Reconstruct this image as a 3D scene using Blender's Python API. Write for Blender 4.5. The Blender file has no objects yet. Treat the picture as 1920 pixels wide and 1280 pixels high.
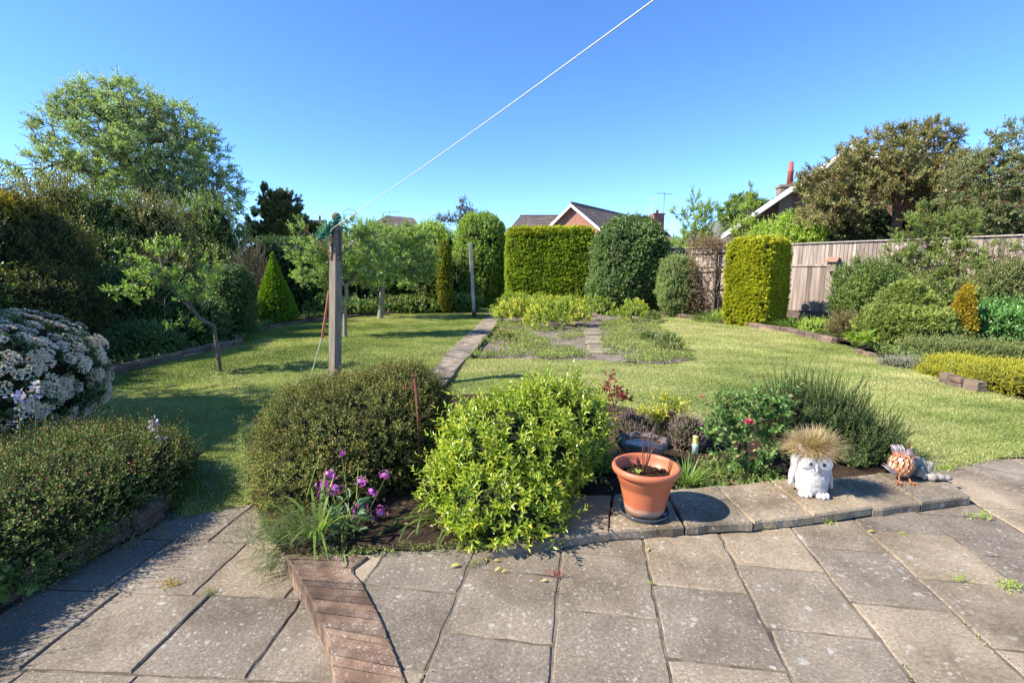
import bpy, math, numpy as np
from mathutils import Vector
C = bpy.context.scene
R = math.radians
# ------------------------------------------------------------------ camera, sky, sun, exposure
EYE, F, PITCH = 1.5, 900.0, R(8.1)
cam = bpy.data.objects.new("camera", bpy.data.cameras.new("camera"))
C.collection.objects.link(cam)
cam.location = (0, 0, EYE)
cam.rotation_euler = (R(90) - PITCH, 0, 0)
cam.data.sensor_width = 36
cam.data.lens = F * 36 / 1920
cam.data.clip_end = 3000
cam.data.clip_start = 0.05
C.camera = cam
SUN_EL, SUN_AZ = R(40), R(256)      # azimuth of the sun, clockwise from +Y (camera forward)
w = bpy.data.worlds.new("World"); C.world = w; w.use_nodes = True
wn = w.node_tree.nodes; wl = w.node_tree.links
sky = wn.new('ShaderNodeTexSky'); sky.sky_type = 'NISHITA'; sky.sun_disc = False
sky.sun_elevation = SUN_EL; sky.sun_rotation = SUN_AZ
sky.air_density = 0.8; sky.dust_density = 0; sky.ozone_density = 5.0; sky.altitude = 1500
hs = wn.new('ShaderNodeHueSaturation'); hs.inputs['Saturation'].default_value = 1.12; hs.inputs['Hue'].default_value = 0.503
bg = wn['Background']; bg.inputs['Strength'].default_value = 0.138
wl.new(sky.outputs[0], hs.inputs['Color']); wl.new(hs.outputs[0], bg.inputs['Color'])
sl = bpy.data.lights.new("sun", 'SUN'); sl.energy = 4.1; sl.angle = R(0.5); sl.color = (1.0, 0.93, 0.82)
so = bpy.data.objects.new("sun", sl); C.collection.objects.link(so)
sd = Vector((math.sin(SUN_AZ) * math.cos(SUN_EL), math.cos(SUN_AZ) * math.cos(SUN_EL), math.sin(SUN_EL)))
so.rotation_euler = (-sd).to_track_quat('-Z', 'Y').to_euler()
C.view_settings.view_transform = 'Standard'; C.view_settings.look = 'None'
C.view_settings.exposure = 1.4; C.view_settings.gamma = 1
try:
    C.cycles.max_bounces = 6; C.cycles.transparent_max_bounces = 4; C.cycles.transmission_bounces = 3
    C.cycles.diffuse_bounces = 3; C.cycles.glossy_bounces = 2; C.cycles.caustics_reflective = False
except Exception: pass

# ------------------------------------------------------------------ helpers
cP, sP = math.cos(PITCH), math.sin(PITCH)
def ray(px, py):
    u = (px - 960) / F; v = (640 - py) / F
    return np.array([u, cP + v * sP, v * cP - sP])
def P(px, py, z=0.0):                   # the spot at height z that is seen at this place of the photo
    r = ray(px, py); return np.array([0, 0, EYE]) + r * ((z - EYE) / r[2])
def D(px, py, d):                       # the spot d metres forward
    r = ray(px, py); return np.array([0, 0, EYE]) + r * (d / r[1])
RNG = lambda s: np.random.default_rng(s)
ORG = {}
def tag(o, label=None, cat=None, group=None, kind=None):
    if label: o['label'] = label
    if cat: o['category'] = cat
    if group: o['group'] = group
    if kind: o['kind'] = kind
    return o
def thing(name, label, cat, loc, group=None):
    o = bpy.data.objects.new(name, None); o.empty_display_size = .1
    C.collection.objects.link(o); o.location = tuple(loc)
    ORG[o] = np.array(loc, float)
    return tag(o, label, cat, group)
class MB:
    """collects geometry in world coordinates; build() links it as one mesh object"""
    def __init__(s): s.V = []; s.F = []; s.n = 0
    def add(s, V, Fa, mat=0, rnd=0.0, smooth=False):
        V = np.asarray(V, float).reshape(-1, 3)
        if isinstance(Fa, np.ndarray): groups = [Fa]
        else:
            by = {}
            for f in Fa: by.setdefault(len(f), []).append(f)
            groups = [np.array(x) for x in by.values()]
            if not np.isscalar(rnd) and len(groups) > 1: rnd = float(np.mean(rnd))
        for g in groups:
            m = len(g)
            s.F.append((g + s.n, np.full(m, mat), np.broadcast_to(np.asarray(rnd, float), (m,)), smooth))
        s.V.append(V); s.n += len(V); return s
    def build(s, name, mats, parent=None, loc=None, origin=None):
        if not isinstance(mats, (list, tuple)): mats = [mats]
        V = np.concatenate(s.V)
        if parent is not None: org = ORG[parent]; off = np.zeros(3)
        else: org = np.array(origin if origin is not None else [V[:, 0].mean(), V[:, 1].mean(), V[:, 2].min()], float)
        my = org if parent is None else org
        V = V - my
        me = bpy.data.meshes.new(name)
        loops = np.concatenate([f[0].ravel() for f in s.F])
        cnt = np.concatenate([np.full(len(f[0]), f[0].shape[1]) for f in s.F])
        me.vertices.add(len(V)); me.vertices.foreach_set('co', V.ravel().astype(np.float32))
        me.loops.add(len(loops)); me.loops.foreach_set('vertex_index', loops.astype(np.int32))
        me.polygons.add(len(cnt))
        st = np.concatenate([[0], np.cumsum(cnt)[:-1]])
        me.polygons.foreach_set('loop_start', st.astype(np.int32))
        me.polygons.foreach_set('loop_total', cnt.astype(np.int32))
        me.polygons.foreach_set('material_index', np.concatenate([f[1] for f in s.F]).astype(np.int32))
        me.polygons.foreach_set('use_smooth', np.concatenate([np.full(len(f[0]), f[3]) for f in s.F]))
        a = me.attributes.new('rnd', 'FLOAT', 'FACE')
        a.data.foreach_set('value', np.concatenate([f[2] for f in s.F]).astype(np.float32))
        me.update(calc_edges=True)
        for m in mats: me.materials.append(m)
        o = bpy.data.objects.new(name, me); C.collection.objects.link(o)
        if parent is not None: o.parent = parent; o.location = (0, 0, 0)
        else: o.location = tuple(org)
        ORG[o] = org.copy()
        return o
def nrmz(a): return a / np.maximum(np.linalg.norm(a, axis=-1, keepdims=True), 1e-9)

# ---- basic solids
BOXF = np.array([[0, 3, 2, 1], [4, 5, 6, 7], [0, 1, 5, 4], [1, 2, 6, 5], [2, 3, 7, 6], [3, 0, 4, 7]])
def box(mb, c, size, rot=0.0, mat=0, rnd=0.0, bevel=0.0, jit=0.0, rng=None):
    hx, hy, hz = np.array(size) / 2
    if bevel > 0:
        b = bevel; V = []
        for z, ins in ((-hz, b), (-hz + b, 0), (hz - b, 0), (hz, b)):
            for sx, sy in ((-1, -1), (1, -1), (1, 1), (-1, 1)): V.append((sx * (hx - ins), sy * (hy - ins), z))
        V = np.array(V); Fs = [[3, 2, 1, 0], [12, 13, 14, 15]]
        for k in range(3):
            for i in range(4): j = (i + 1) % 4; Fs.append([4 * k + i, 4 * k + j, 4 * k + 4 + j, 4 * k + 4 + i])
        Fs = np.array(Fs)
    else:
        V = np.array([(-hx, -hy, -hz), (hx, -hy, -hz), (hx, hy, -hz), (-hx, hy, -hz), (-hx, -hy, hz), (hx, -hy, hz), (hx, hy, hz), (-hx, hy, hz)]); Fs = BOXF
    if jit and rng is not None: V = V + rng.normal(0, jit, V.shape)
    ca, sa = math.cos(rot), math.sin(rot)
    V = np.stack([V[:, 0] * ca - V[:, 1] * sa, V[:, 0] * sa + V[:, 1] * ca, V[:, 2]], 1) + np.array(c, float)
    mb.add(V, Fs, mat, rnd)
def tube(mb, pts, rad, n=6, mat=0, rnd=0.0, cap=True, smooth=True):
    pts = np.array(pts, float); k = len(pts)
    rad = np.broadcast_to(np.asarray(rad, float), (k,))
    t = np.zeros_like(pts); t[1:-1] = pts[2:] - pts[:-2]; t[0] = pts[1] - pts[0]; t[-1] = pts[-1] - pts[-2]; t = nrmz(t)
    a = np.array([0, 0, 1.0]) if abs(t[0][2]) < .9 else np.array([1.0, 0, 0])
    V = []
    for i in range(k):
        u = np.cross(t[i], a); u /= max(np.linalg.norm(u), 1e-9); a = np.cross(u, t[i]); vv = a
        for j in range(n):
            th = 2 * math.pi * j / n
            V.append(pts[i] + rad[i] * (math.cos(th) * u + math.sin(th) * vv))
    Fs = [[i * n + j, i * n + (j + 1) % n, (i + 1) * n + (j + 1) % n, (i + 1) * n + j] for i in range(k - 1) for j in range(n)]
    mb.add(V, np.array(Fs), mat, rnd, smooth)
    if cap:
        V = np.array(V)
        for e, o in ((0, 1), (k - 1, -1)):
            mb.add(V[e * n:(e + 1) * n], np.array([list(range(n))[::-o]]), mat, rnd)
def lathe(mb, c, prof, n=32, mat=0, rnd=0.0, wob=None, tilt=None, smooth=True):
    V = []
    for r, z in prof:
        for j in range(n):
            th = 2 * math.pi * j / n
            k = 1 if wob is None else 1 + wob(th, z)
            V.append((r * k * math.cos(th), r * k * math.sin(th), z))
    V = np.array(V)
    if tilt is not None:
        V = V.copy(); V[:, 0] += V[:, 2] * tilt[0]; V[:, 1] += V[:, 2] * tilt[1]
    Fs = [[i * n + j, i * n + (j + 1) % n, (i + 1) * n + (j + 1) % n, (i + 1) * n + j] for i in range(len(prof) - 1) for j in range(n)]
    mb.add(V + np.array(c, float), np.array(Fs), mat, rnd, smooth)
def ell(mb, c, r, n=16, m=10, mat=0, rnd=0.0, rot=None, f=None, smooth=True):
    V = []
    for i in range(m + 1):
        ph = -math.pi / 2 + math.pi * i / m
        for j in range(n):
            th = 2 * math.pi * j / n
            V.append((math.cos(ph) * math.cos(th), math.cos(ph) * math.sin(th), math.sin(ph)))
    V = np.array(V)
    k = 1 if f is None else f(V)[:, None]
    V = V * k * np.array(r)
    if rot is not None:
        from mathutils import Euler
        M = np.array(Euler(rot).to_matrix()); V = V @ M.T
    Fs = [[i * n + j, i * n + (j + 1) % n, (i + 1) * n + (j + 1) % n, (i + 1) * n + j] for i in range(m) for j in range(n)]
    mb.add(V + np.array(c, float), np.array(Fs), mat, rnd, smooth)
def inpoly(x, y, poly):
    r = np.zeros(np.shape(x), bool); n = len(poly); j = n - 1
    for i in range(n):
        xi, yi = poly[i][:2]; xj, yj = poly[j][:2]
        c = ((yi > y) != (yj > y)) & (x < (xj - xi) * (y - yi) / (yj - yi + 1e-12) + xi); r ^= c; j = i
    return r
def wav(seed, k=5, f=1.0):
    r = RNG(seed); K = r.normal(0, f, (k, 3)); ph = r.uniform(0, 6.28, k)
    return lambda p: np.sin(p @ K.T + ph).mean(-1)

# ---- materials
def mat(name): 
    m = bpy.data.materials.new(name); m.use_nodes = True
    nt = m.node_tree; return m, nt.nodes, nt.links, nt.nodes['Principled BSDF']
def ramp(nodes, stops):
    r = nodes.new('ShaderNodeValToRGB'); e = r.color_ramp.elements
    e[0].position = stops[0][0]; e[0].color = (*stops[0][1], 1); e[1].position = stops[-1][0]; e[1].color = (*stops[-1][1], 1)
    for p, c in stops[1:-1]: x = e.new(p); x.color = (*c, 1)
    return r
def attr(nodes, n='rnd'):
    a = nodes.new('ShaderNodeAttribute'); a.attribute_name = n; return a
def noise(nodes, links, scale, detail=3, coord='Object', rough=.5, vec=None):
    n = nodes.new('ShaderNodeTexNoise'); n.inputs['Scale'].default_value = scale; n.inputs['Detail'].default_value = detail
    n.inputs['Roughness'].default_value = rough
    tc = nodes.new('ShaderNodeTexCoord'); links.new(tc.outputs[coord], n.inputs['Vector']); return n
def mix(nodes, links, a, b, fac, mode='MIX'):
    m = nodes.new('ShaderNodeMix'); m.data_type = 'RGBA'; m.blend_type = mode
    for v, i in ((a, 6), (b, 7), (fac, 0)):
        if hasattr(v, 'links'): links.new(v, m.inputs[i])
        else: m.inputs[i].default_value = (*v, 1) if isinstance(v, tuple) else v
    return m.outputs[2]
_leafs = {}
def leafmat(name, stops, trans=.3, rough=.5, spec=.35, clump=.35, cs=2.0):
    if name in _leafs: return _leafs[name]
    stops = [(p_, tuple(min(.72, x * (1.38 if max(c_) < .34 and trans > 0 and name != 'grass' else 1.1 if max(c_) < .5 else 1)) for x in c_)) for p_, c_ in stops]
    m, n, l, p = mat(name)
    rp = ramp(n, stops); l.new(attr(n).outputs['Fac'], rp.inputs[0])
    no = noise(n, l, cs, 2)
    mr = n.new('ShaderNodeMapRange'); mr.inputs[1].default_value = .3; mr.inputs[2].default_value = .7
    mr.inputs[3].default_value = 1 - clump; mr.inputs[4].default_value = 1 + clump * .6
    l.new(no.outputs[0], mr.inputs[0])
    vm = n.new('ShaderNodeVectorMath'); vm.operation = 'SCALE'; l.new(rp.outputs[0], vm.inputs[0]); l.new(mr.outputs[0], vm.inputs['Scale'])
    l.new(vm.outputs[0], p.inputs['Base Color']); p.inputs['Roughness'].default_value = rough
    p.inputs['Specular IOR Level'].default_value = spec
    if trans > 0:
        t = n.new('ShaderNodeBsdfTranslucent'); x = n.new('ShaderNodeMixShader'); x.inputs[0].default_value = trans
        g = n.new('ShaderNodeVectorMath'); g.operation = 'MULTIPLY'; g.inputs[1].default_value = (1.5, 1.6, .7); l.new(vm.outputs[0], g.inputs[0])
        l.new(g.outputs[0], t.inputs[0])
        l.new(p.outputs[0], x.inputs[1]); l.new(t.outputs[0], x.inputs[2]); l.new(x.outputs[0], n['Material Output'].inputs[0])
    _leafs[name] = m; return m
def plain(name, c1, c2=None, scale=8, rough=.7, spec=.3, bump=.0, metal=0, det=5, bscale=None, useattr=0.0):
    m, n, l, p = mat(name)
    c2 = c2 or tuple(x * .7 for x in c1)
    no = noise(n, l, scale, det, rough=.65); rp = ramp(n, [(.3, c2), (.7, c1)]); l.new(no.outputs[0], rp.inputs[0])
    out = rp.outputs[0]
    if useattr:
        a = attr(n); mr = n.new('ShaderNodeMapRange'); mr.inputs[3].default_value = 1 - useattr; mr.inputs[4].default_value = 1 + useattr
        l.new(a.outputs['Fac'], mr.inputs[0]); vm = n.new('ShaderNodeVectorMath'); vm.operation = 'SCALE'
        l.new(out, vm.inputs[0]); l.new(mr.outputs[0], vm.inputs['Scale']); out = vm.outputs[0]
    l.new(out, p.inputs['Base Color']); p.inputs['Roughness'].default_value = rough; p.inputs['Specular IOR Level'].default_value = spec
    p.inputs['Metallic'].default_value = metal
    if bump:
        b = n.new('ShaderNodeBump'); b.inputs['Strength'].default_value = bump; b.inputs['Distance'].default_value = .02
        nb = noise(n, l, bscale or scale * 3, 6, rough=.7); l.new(nb.outputs[0], b.inputs['Height']); l.new(b.outputs[0], p.inputs['Normal'])
    return m
def stonemat(name, ca, cb, cc, lichen=.5, scale=1.0):
    """weathered paving: per-slab tone, mottling, grit, pale lichen dots"""
    m, n, l, p = mat(name)
    n1 = noise(n, l, 2.2 * scale, 6, rough=.65); r1 = ramp(n, [(.3, ca), (.5, cb), (.72, cc)]); l.new(n1.outputs[0], r1.inputs[0])
    n2 = noise(n, l, 70 * scale, 4, rough=.8); r2 = ramp(n, [(.3, (.55, .55, .55)), (.7, (1.35, 1.33, 1.3))]); l.new(n2.outputs[0], r2.inputs[0])
    c = mix(n, l, r1.outputs[0], r2.outputs[0], 1.0, 'MULTIPLY')
    n0 = noise(n, l, 1.1, 7, rough=.7); r0 = ramp(n, [(.36, (.74, .72, .68)), (.5, (1, 1, 1)), (.66, (1.18, 1.17, 1.14))]); l.new(n0.outputs[0], r0.inputs[0])
    c = mix(n, l, c, r0.outputs[0], 1.0, 'MULTIPLY')
    n4 = noise(n, l, 9 * scale, 8, rough=.8); r4 = ramp(n, [(.52, (1, 1, 1)), (.70, (.78, .76, .72))]); l.new(n4.outputs[0], r4.inputs[0])
    c = mix(n, l, c, r4.outputs[0], 1.0, 'MULTIPLY')
    a = attr(n); ra = ramp(n, [(0, (.72, .72, .74)), (.5, (1, .98, .95)), (1, (1.25, 1.18, 1.06))]); l.new(a.outputs['Fac'], ra.inputs[0])
    c = mix(n, l, c, ra.outputs[0], 1.0, 'MULTIPLY')
    for sc, lo, hi, th in ((24, .15, .24, .50), (11, .13, .22, .54), (55, .16, .26, .47)):
        v = n.new('ShaderNodeTexVoronoi'); v.inputs['Scale'].default_value = sc * scale; v.inputs['Randomness'].default_value = 1
        tc = n.new('ShaderNodeTexCoord'); nd = n.new('ShaderNodeTexNoise'); nd.inputs['Scale'].default_value = sc * 1.7; nd.inputs['Detail'].default_value = 3
        l.new(tc.outputs['Object'], nd.inputs['Vector'])
        ad = n.new('ShaderNodeVectorMath'); ad.operation = 'MULTIPLY_ADD'; ad.inputs[1].default_value = (.9 / sc, .9 / sc, .9 / sc)
        l.new(nd.outputs['Color'], ad.inputs[0]); l.new(tc.outputs['Object'], ad.inputs[2]); l.new(ad.outputs[0], v.inputs['Vector'])
        rr = ramp(n, [(lo, (1, 1, 1)), (hi, (0, 0, 0))]); l.new(v.outputs['Distance'], rr.inputs[0])
        n3 = noise(n, l, 3.1 + sc * .1, 3); r3 = ramp(n, [(th - .04, (0, 0, 0)), (th + .06, (1, 1, 1))]); l.new(n3.outputs[0], r3.inputs[0])
        mu = n.new('ShaderNodeMath'); mu.operation = 'MULTIPLY'; l.new(rr.outputs[0], mu.inputs[0]); l.new(r3.outputs[0], mu.inputs[1])
        m2 = n.new('ShaderNodeMath'); m2.operation = 'MULTIPLY'; m2.inputs[1].default_value = lichen; l.new(mu.outputs[0], m2.inputs[0])
        c = mix(n, l, c, (.48, .46, .41), m2.outputs[0])
    l.new(c, p.inputs['Base Color']); p.inputs['Roughness'].default_value = .85; p.inputs['Specular IOR Level'].default_value = .25
    b = n.new('ShaderNodeBump'); b.inputs['Strength'].default_value = .5; b.inputs['Distance'].default_value = .006
    nb = noise(n, l, 45 * scale, 8, rough=.75); l.new(nb.outputs[0], b.inputs['Height']); l.new(b.outputs[0], p.inputs['Normal'])
    return m
M_slab = stonemat('paving', (.175, .145, .107), (.238, .198, .150), (.295, .25, .193), .5)
M_ledge = stonemat('ledge stone', (.14, .115, .08), (.24, .195, .14), (.33, .275, .20), .7)
M_pathm = stonemat('path stone', (.12, .10, .065), (.24, .195, .15), (.38, .33, .27), .8, 2.0)
M_brick = stonemat('old brick', (.06, .048, .038), (.155, .098, .07), (.30, .225, .165), .6, 3.0)
M_brickd = stonemat('edging brick', (.10, .075, .06), (.17, .125, .10), (.25, .19, .15), .5, 1.2)
M_joint = plain('joint soil', (.25, .205, .15), (.05, .04, .028), 7, .95, .1, .6)
M_soil = plain('soil', (.075, .05, .033), (.025, .017, .011), 9, .95, .1, 1.0, det=8)
M_drysoil = plain('dry soil', (.27, .22, .185), (.13, .10, .075), 3, .95, .1, .8, det=8)
M_core = plain('twig and shade core', (.030, .030, .014), (.012, .014, .007), 6, .9, .1)  # solid crown core: dark twig colour with the inner shade put into it
M_corey = plain('golden twig and shade core', (.055, .06, .012), (.03, .035, .008), 6, .9, .1)  # same solid core for golden plants, twigs and inner shade in one colour
M_bark = plain('grey bark', (.20, .165, .12), (.08, .062, .045), 12, .85, .2, .8)
M_bark2 = plain('pale bark', (.36, .32, .24), (.14, .12, .085), 14, .85, .2, .8)
M_barkr = plain('red brown bark', (.30, .16, .10), (.12, .06, .04), 9, .85, .2, .6)
M_stem = plain('green stem', (.14, .18, .06), (.08, .10, .03), 9, .6, .3)
M_twig = plain('brown twig', (.16, .08, .05), (.08, .04, .028), 9, .7, .3)
M_wood = plain('weathered wood', (.28, .235, .18), (.15, .12, .09), 5, .85, .2, .4)
M_rust = plain('rusty iron', (.22, .075, .045), (.10, .035, .025), 30, .8, .3, .6)
M_iron = plain('dark iron', (.05, .045, .045), (.10, .05, .04), 30, .6, .4, .3)
M_white = plain('white paint', (.80, .79, .76), (.70, .69, .66), 5, .5, .4)

# ------------------------------------------------------------------ leaf builders
T4 = (np.array([[0, 0, 0], [.45, .5, .06], [1, 0, -.05], [.45, -.5, .06]]), np.array([[0, 3, 2, 1]]))
T5 = (np.array([[0, 0, 0], [.42, .5, .12], [1, 0, -.12], [.42, -.5, .12], [.5, 0, 0]]), np.array([[0, 4, 2, 1], [0, 3, 2, 4]]))
T7 = (np.array([[0, 0, 0], [.3, .42, .10], [.68, .40, .06], [1, 0, -.16], [.68, -.40, .06], [.3, -.42, .10], [.5, 0, 0]]),
      np.array([[0, 6, 2, 1], [6, 3, 2, 2], [0, 5, 4, 6], [6, 4, 3, 3]]))
T7 = (T7[0], [np.array([[0, 6, 2, 1], [0, 5, 4, 6]]), np.array([[6, 3, 2], [6, 4, 3]])])
def fan(k, sp, wd):
    V = []; Fs = []
    for i in range(k):
        a = (i - (k - 1) / 2) * sp; L = 1 - .25 * abs(i - (k - 1) / 2) / max(k / 2, 1)
        for x, y in ((0, 0), (.45, wd), (1, 0), (.45, -wd)):
            V.append((L * (x * math.cos(a) - y * math.sin(a)), L * (x * math.sin(a) + y * math.cos(a)), .12 * x * (i % 2) - .06 * x * x))
        Fs.append([4 * i, 4 * i + 3, 4 * i + 2, 4 * i + 1])
    return np.array(V), np.array(Fs)
SPRAY = fan(4, .42, .10); SPRAY3 = fan(3, .55, .16); FLOWER = fan(5, 1.256, .30)
def place(mb, pos, d, nrm, L, W, T, mat=0, rnd=0.0):
    """put template T at every pos: d = along, nrm = up of the leaf"""
    pos = np.asarray(pos); N = len(pos)
    if N == 0: return
    d = nrmz(np.asarray(d)); b = np.cross(nrm, d); b = nrmz(b + 1e-6); nn = np.cross(d, b)
    L = np.broadcast_to(np.asarray(L, float), (N,))[:, None, None]; W = np.broadcast_to(np.asarray(W, float), (N,))[:, None, None]
    tv, tf = T
    V = pos[:, None, :] + L * (tv[None, :, 0:1] * d[:, None, :] + tv[None, :, 2:3] * nn[:, None, :]) + W * tv[None, :, 1:2] * b[:, None, :]
    k = len(tv); base = mb.n
    mb.V.append(V.reshape(-1, 3)); mb.n += N * k
    rnd = np.broadcast_to(np.asarray(rnd, float), (N,))
    for g in (tf if isinstance(tf, list) else [tf]):
        Fa = (g[None] + (np.arange(N) * k)[:, None, None]).reshape(-1, g.shape[1]) + base
        mb.F.append((Fa, np.full(len(Fa), mat), np.repeat(rnd, len(g)), False))
def perp(d, rng):
    a = rng.normal(0, 1, d.shape); u = nrmz(np.cross(d, a)); return u, nrmz(np.cross(d, u))
def shoots(mb, base, dr, L, k, ll, asp, T=T4, rng=None, ang=50, up=.25, mat=0, rlo=0., rhi=1., tipb=.4, stem=None, smat=0, bend=0.0):
    base = np.asarray(base, float); dr = nrmz(np.asarray(dr, float)); N = len(base)
    if N == 0: return
    L = np.broadcast_to(np.asarray(L, float), (N,))
    u, v = perp(dr, rng)
    t = (np.arange(k) + 1) / k
    ph = np.arange(k) * 2.4 + rng.uniform(0, 6.28, (N, 1)) + rng.normal(0, .3, (N, k))
    tt = t[None] * np.ones((N, 1))
    pos = base[:, None] + dr[:, None] * (L[:, None] * tt)[..., None]
    pos[..., 2] += bend * (L[:, None] * tt ** 2)
    A = np.radians(ang) * (1.25 - .6 * tt)
    side = u[:, None] * np.cos(ph)[..., None] + v[:, None] * np.sin(ph)[..., None]
    ld = dr[:, None] * np.cos(A)[..., None] + side * np.sin(A)[..., None]
    ld[..., 2] += up * .4; nn = dr[:, None] * np.sin(A)[..., None] - side * np.cos(A)[..., None]
    nn = nn + np.array([0, 0, up]) + rng.normal(0, .25, nn.shape)
    sz = ll * (1.1 - .35 * tt) * rng.uniform(.7, 1.2, tt.shape)
    r = rlo + (rhi - rlo) * np.clip((1 - tipb) * rng.uniform(0, 1, tt.shape) + tipb * tt, 0, 1)
    place(mb, pos.reshape(-1, 3), ld.reshape(-1, 3), nrmz(nn.reshape(-1, 3)), sz.ravel(), (sz * asp).ravel(), T, mat, r.ravel())
    if stem:
        e = base + dr * L[:, None] * 1.0; e[:, 2] += bend * L
        tri(mb, base, e, stem, smat)
def tri(mb, a, b, r, mat=0):
    """thin three-sided stems"""
    N = len(a); d = nrmz(b - a); h = np.where(np.abs(d[:, 2:3]) < .9, np.array([[0, 0, 1.0]]), np.array([[1.0, 0, 0]]))
    u = nrmz(np.cross(d, h)); v = np.cross(d, u); r = np.broadcast_to(np.asarray(r, float), (N,))[:, None]
    V = []
    for p, s in ((a, 1.0), (b, .6)):
        for th in (0, 2.09, 4.19): V.append(p + r * s * (math.cos(th) * u + math.sin(th) * v))
    V = np.stack(V, 1); f = np.array([[0, 1, 4, 3], [1, 2, 5, 4], [2, 0, 3, 5]])
    mb.F.append(((f[None] + (np.arange(N) * 6)[:, None, None]).reshape(-1, 4) + mb.n, np.full(3 * N, mat), np.full(3 * N, .5), False))
    mb.V.append(V.reshape(-1, 3)); mb.n += 6 * N
def blades(mb, base, dr, L, W, droop, rng, seg=4, mat=0, rlo=0., rhi=1.):
    """arching grass-like leaves"""
    base = np.asarray(base, float); N = len(base); dr = nrmz(np.asarray(dr, float))
    L = np.broadcast_to(np.asarray(L, float), (N,)); W = np.broadcast_to(np.asarray(W, float), (N,)); droop = np.broadcast_to(np.asarray(droop, float), (N,))
    hz = dr.copy(); hz[:, 2] = 0; hz = nrmz(hz + 1e-5); s = np.cross(hz, np.array([0, 0, 1.0]))
    V = []
    for i in range(seg + 1):
        t = i / seg
        p = base + dr * (L * t)[:, None] + hz * (L * droop * .45 * t * t)[:, None] - np.array([0, 0, 1.0]) * (L * droop * t * t)[:, None]
        wd = (W * (1 - t ** 2.2) * .5 * min(1, .55 + 2 * t) + .0003)[:, None]
        V += [p - s * wd, p + s * wd]
    V = np.stack(V, 1); f = np.array([[2 * i, 2 * i + 1, 2 * i + 3, 2 * i + 2] for i in range(seg)])
    k = 2 * seg + 2
    mb.F.append(((f[None] + (np.arange(N) * k)[:, None, None]).reshape(-1, 4) + mb.n, np.full(seg * N, mat), np.repeat(rng.uniform(rlo, rhi, N), seg), True))
    mb.V.append(V.reshape(-1, 3)); mb.n += k * N

# ---- closed crown shapes: superellipsoid with lumps (p=2 round, 8 clipped block), or cone
class Form:
    def __init__(s, c, r, p=2.0, lump=.08, lf=2.5, seed=0, rot=0.0, cone=0.0, zmin=-1.0):
        s.c = np.array(c, float); s.r = np.array(r, float); s.p = p; s.lump = lump * (1.5 if p < 3 else 1.2); s.w = (lambda a, b: (lambda q: a(q) + .55 * b(q)))(wav(seed + 77, 7, lf), wav(seed + 177, 9, lf * 2.6)); s.rot = rot; s.cone = cone; s.zmin = zmin
    def surf(s, d, k=1.0):
        q = (np.abs(d) ** s.p).sum(1) ** (-1 / s.p)
        x = d * q[:, None]
        if s.cone:
            t = (x[:, 2] + 1) / 2; rr = np.sqrt(np.maximum(1 - x[:, 2] ** 2, .01)); g = np.clip((1 - t) ** s.cone * 1.02, .0, 1) / rr
            g = np.minimum(g, 1.6); x = x.copy(); x[:, 0] *= g; x[:, 1] *= g
        x = x * (1 + s.lump * s.w(d * 3))[:, None] * np.asarray(k).reshape(-1, 1)
        x = x * s.r
        n = nrmz(np.sign(d) * np.abs(x / s.r) ** (s.p - 1) / s.r + d * .15)
        ca, sa = math.cos(s.rot), math.sin(s.rot)
        rt = lambda a: np.stack([a[:, 0] * ca - a[:, 1] * sa, a[:, 0] * sa + a[:, 1] * ca, a[:, 2]], 1)
        return rt(x) + s.c, rt(n)
    def sample(s, N, rng, depth=.12, back=.45):
        out = []; nn = []; got = 0
        while got < N:
            d = rng.normal(0, 1, (N * 2, 3))
            if s.p > 3: d = np.concatenate([d, rng.uniform(-1, 1, (N, 3))])
            d = nrmz(d * np.power(s.r / s.r.max(), .0))
            # even cover: accept in proportion to facing area
            A = np.linalg.norm(d / s.r, axis=1); A = A / A.max(); d = d[rng.uniform(0, 1, len(d)) < A ** .8]
            d = d[(d[:, 2] > s.zmin)]
            x, n = s.surf(d, 1 - depth * rng.uniform(0, 1, len(d)) ** 1.5)
            vw = (x - np.array([0, 0, EYE])); vis = (n * nrmz(vw)).sum(1)
            keep = (vis < .25) | (rng.uniform(0, 1, len(d)) < back)
            out.append(x[keep]); nn.append(n[keep]); got += keep.sum()
        return np.concatenate(out)[:N], np.concatenate(nn)[:N]
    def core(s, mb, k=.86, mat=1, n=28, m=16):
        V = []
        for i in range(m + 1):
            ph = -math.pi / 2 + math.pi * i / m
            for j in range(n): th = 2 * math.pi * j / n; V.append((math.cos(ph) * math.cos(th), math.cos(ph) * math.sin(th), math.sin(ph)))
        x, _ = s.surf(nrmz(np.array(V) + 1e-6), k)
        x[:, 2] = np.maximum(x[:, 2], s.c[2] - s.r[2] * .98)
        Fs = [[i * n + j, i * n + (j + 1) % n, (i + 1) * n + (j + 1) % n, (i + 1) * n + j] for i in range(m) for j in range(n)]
        mb.add(x, np.array(Fs), mat, .5, True)
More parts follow.
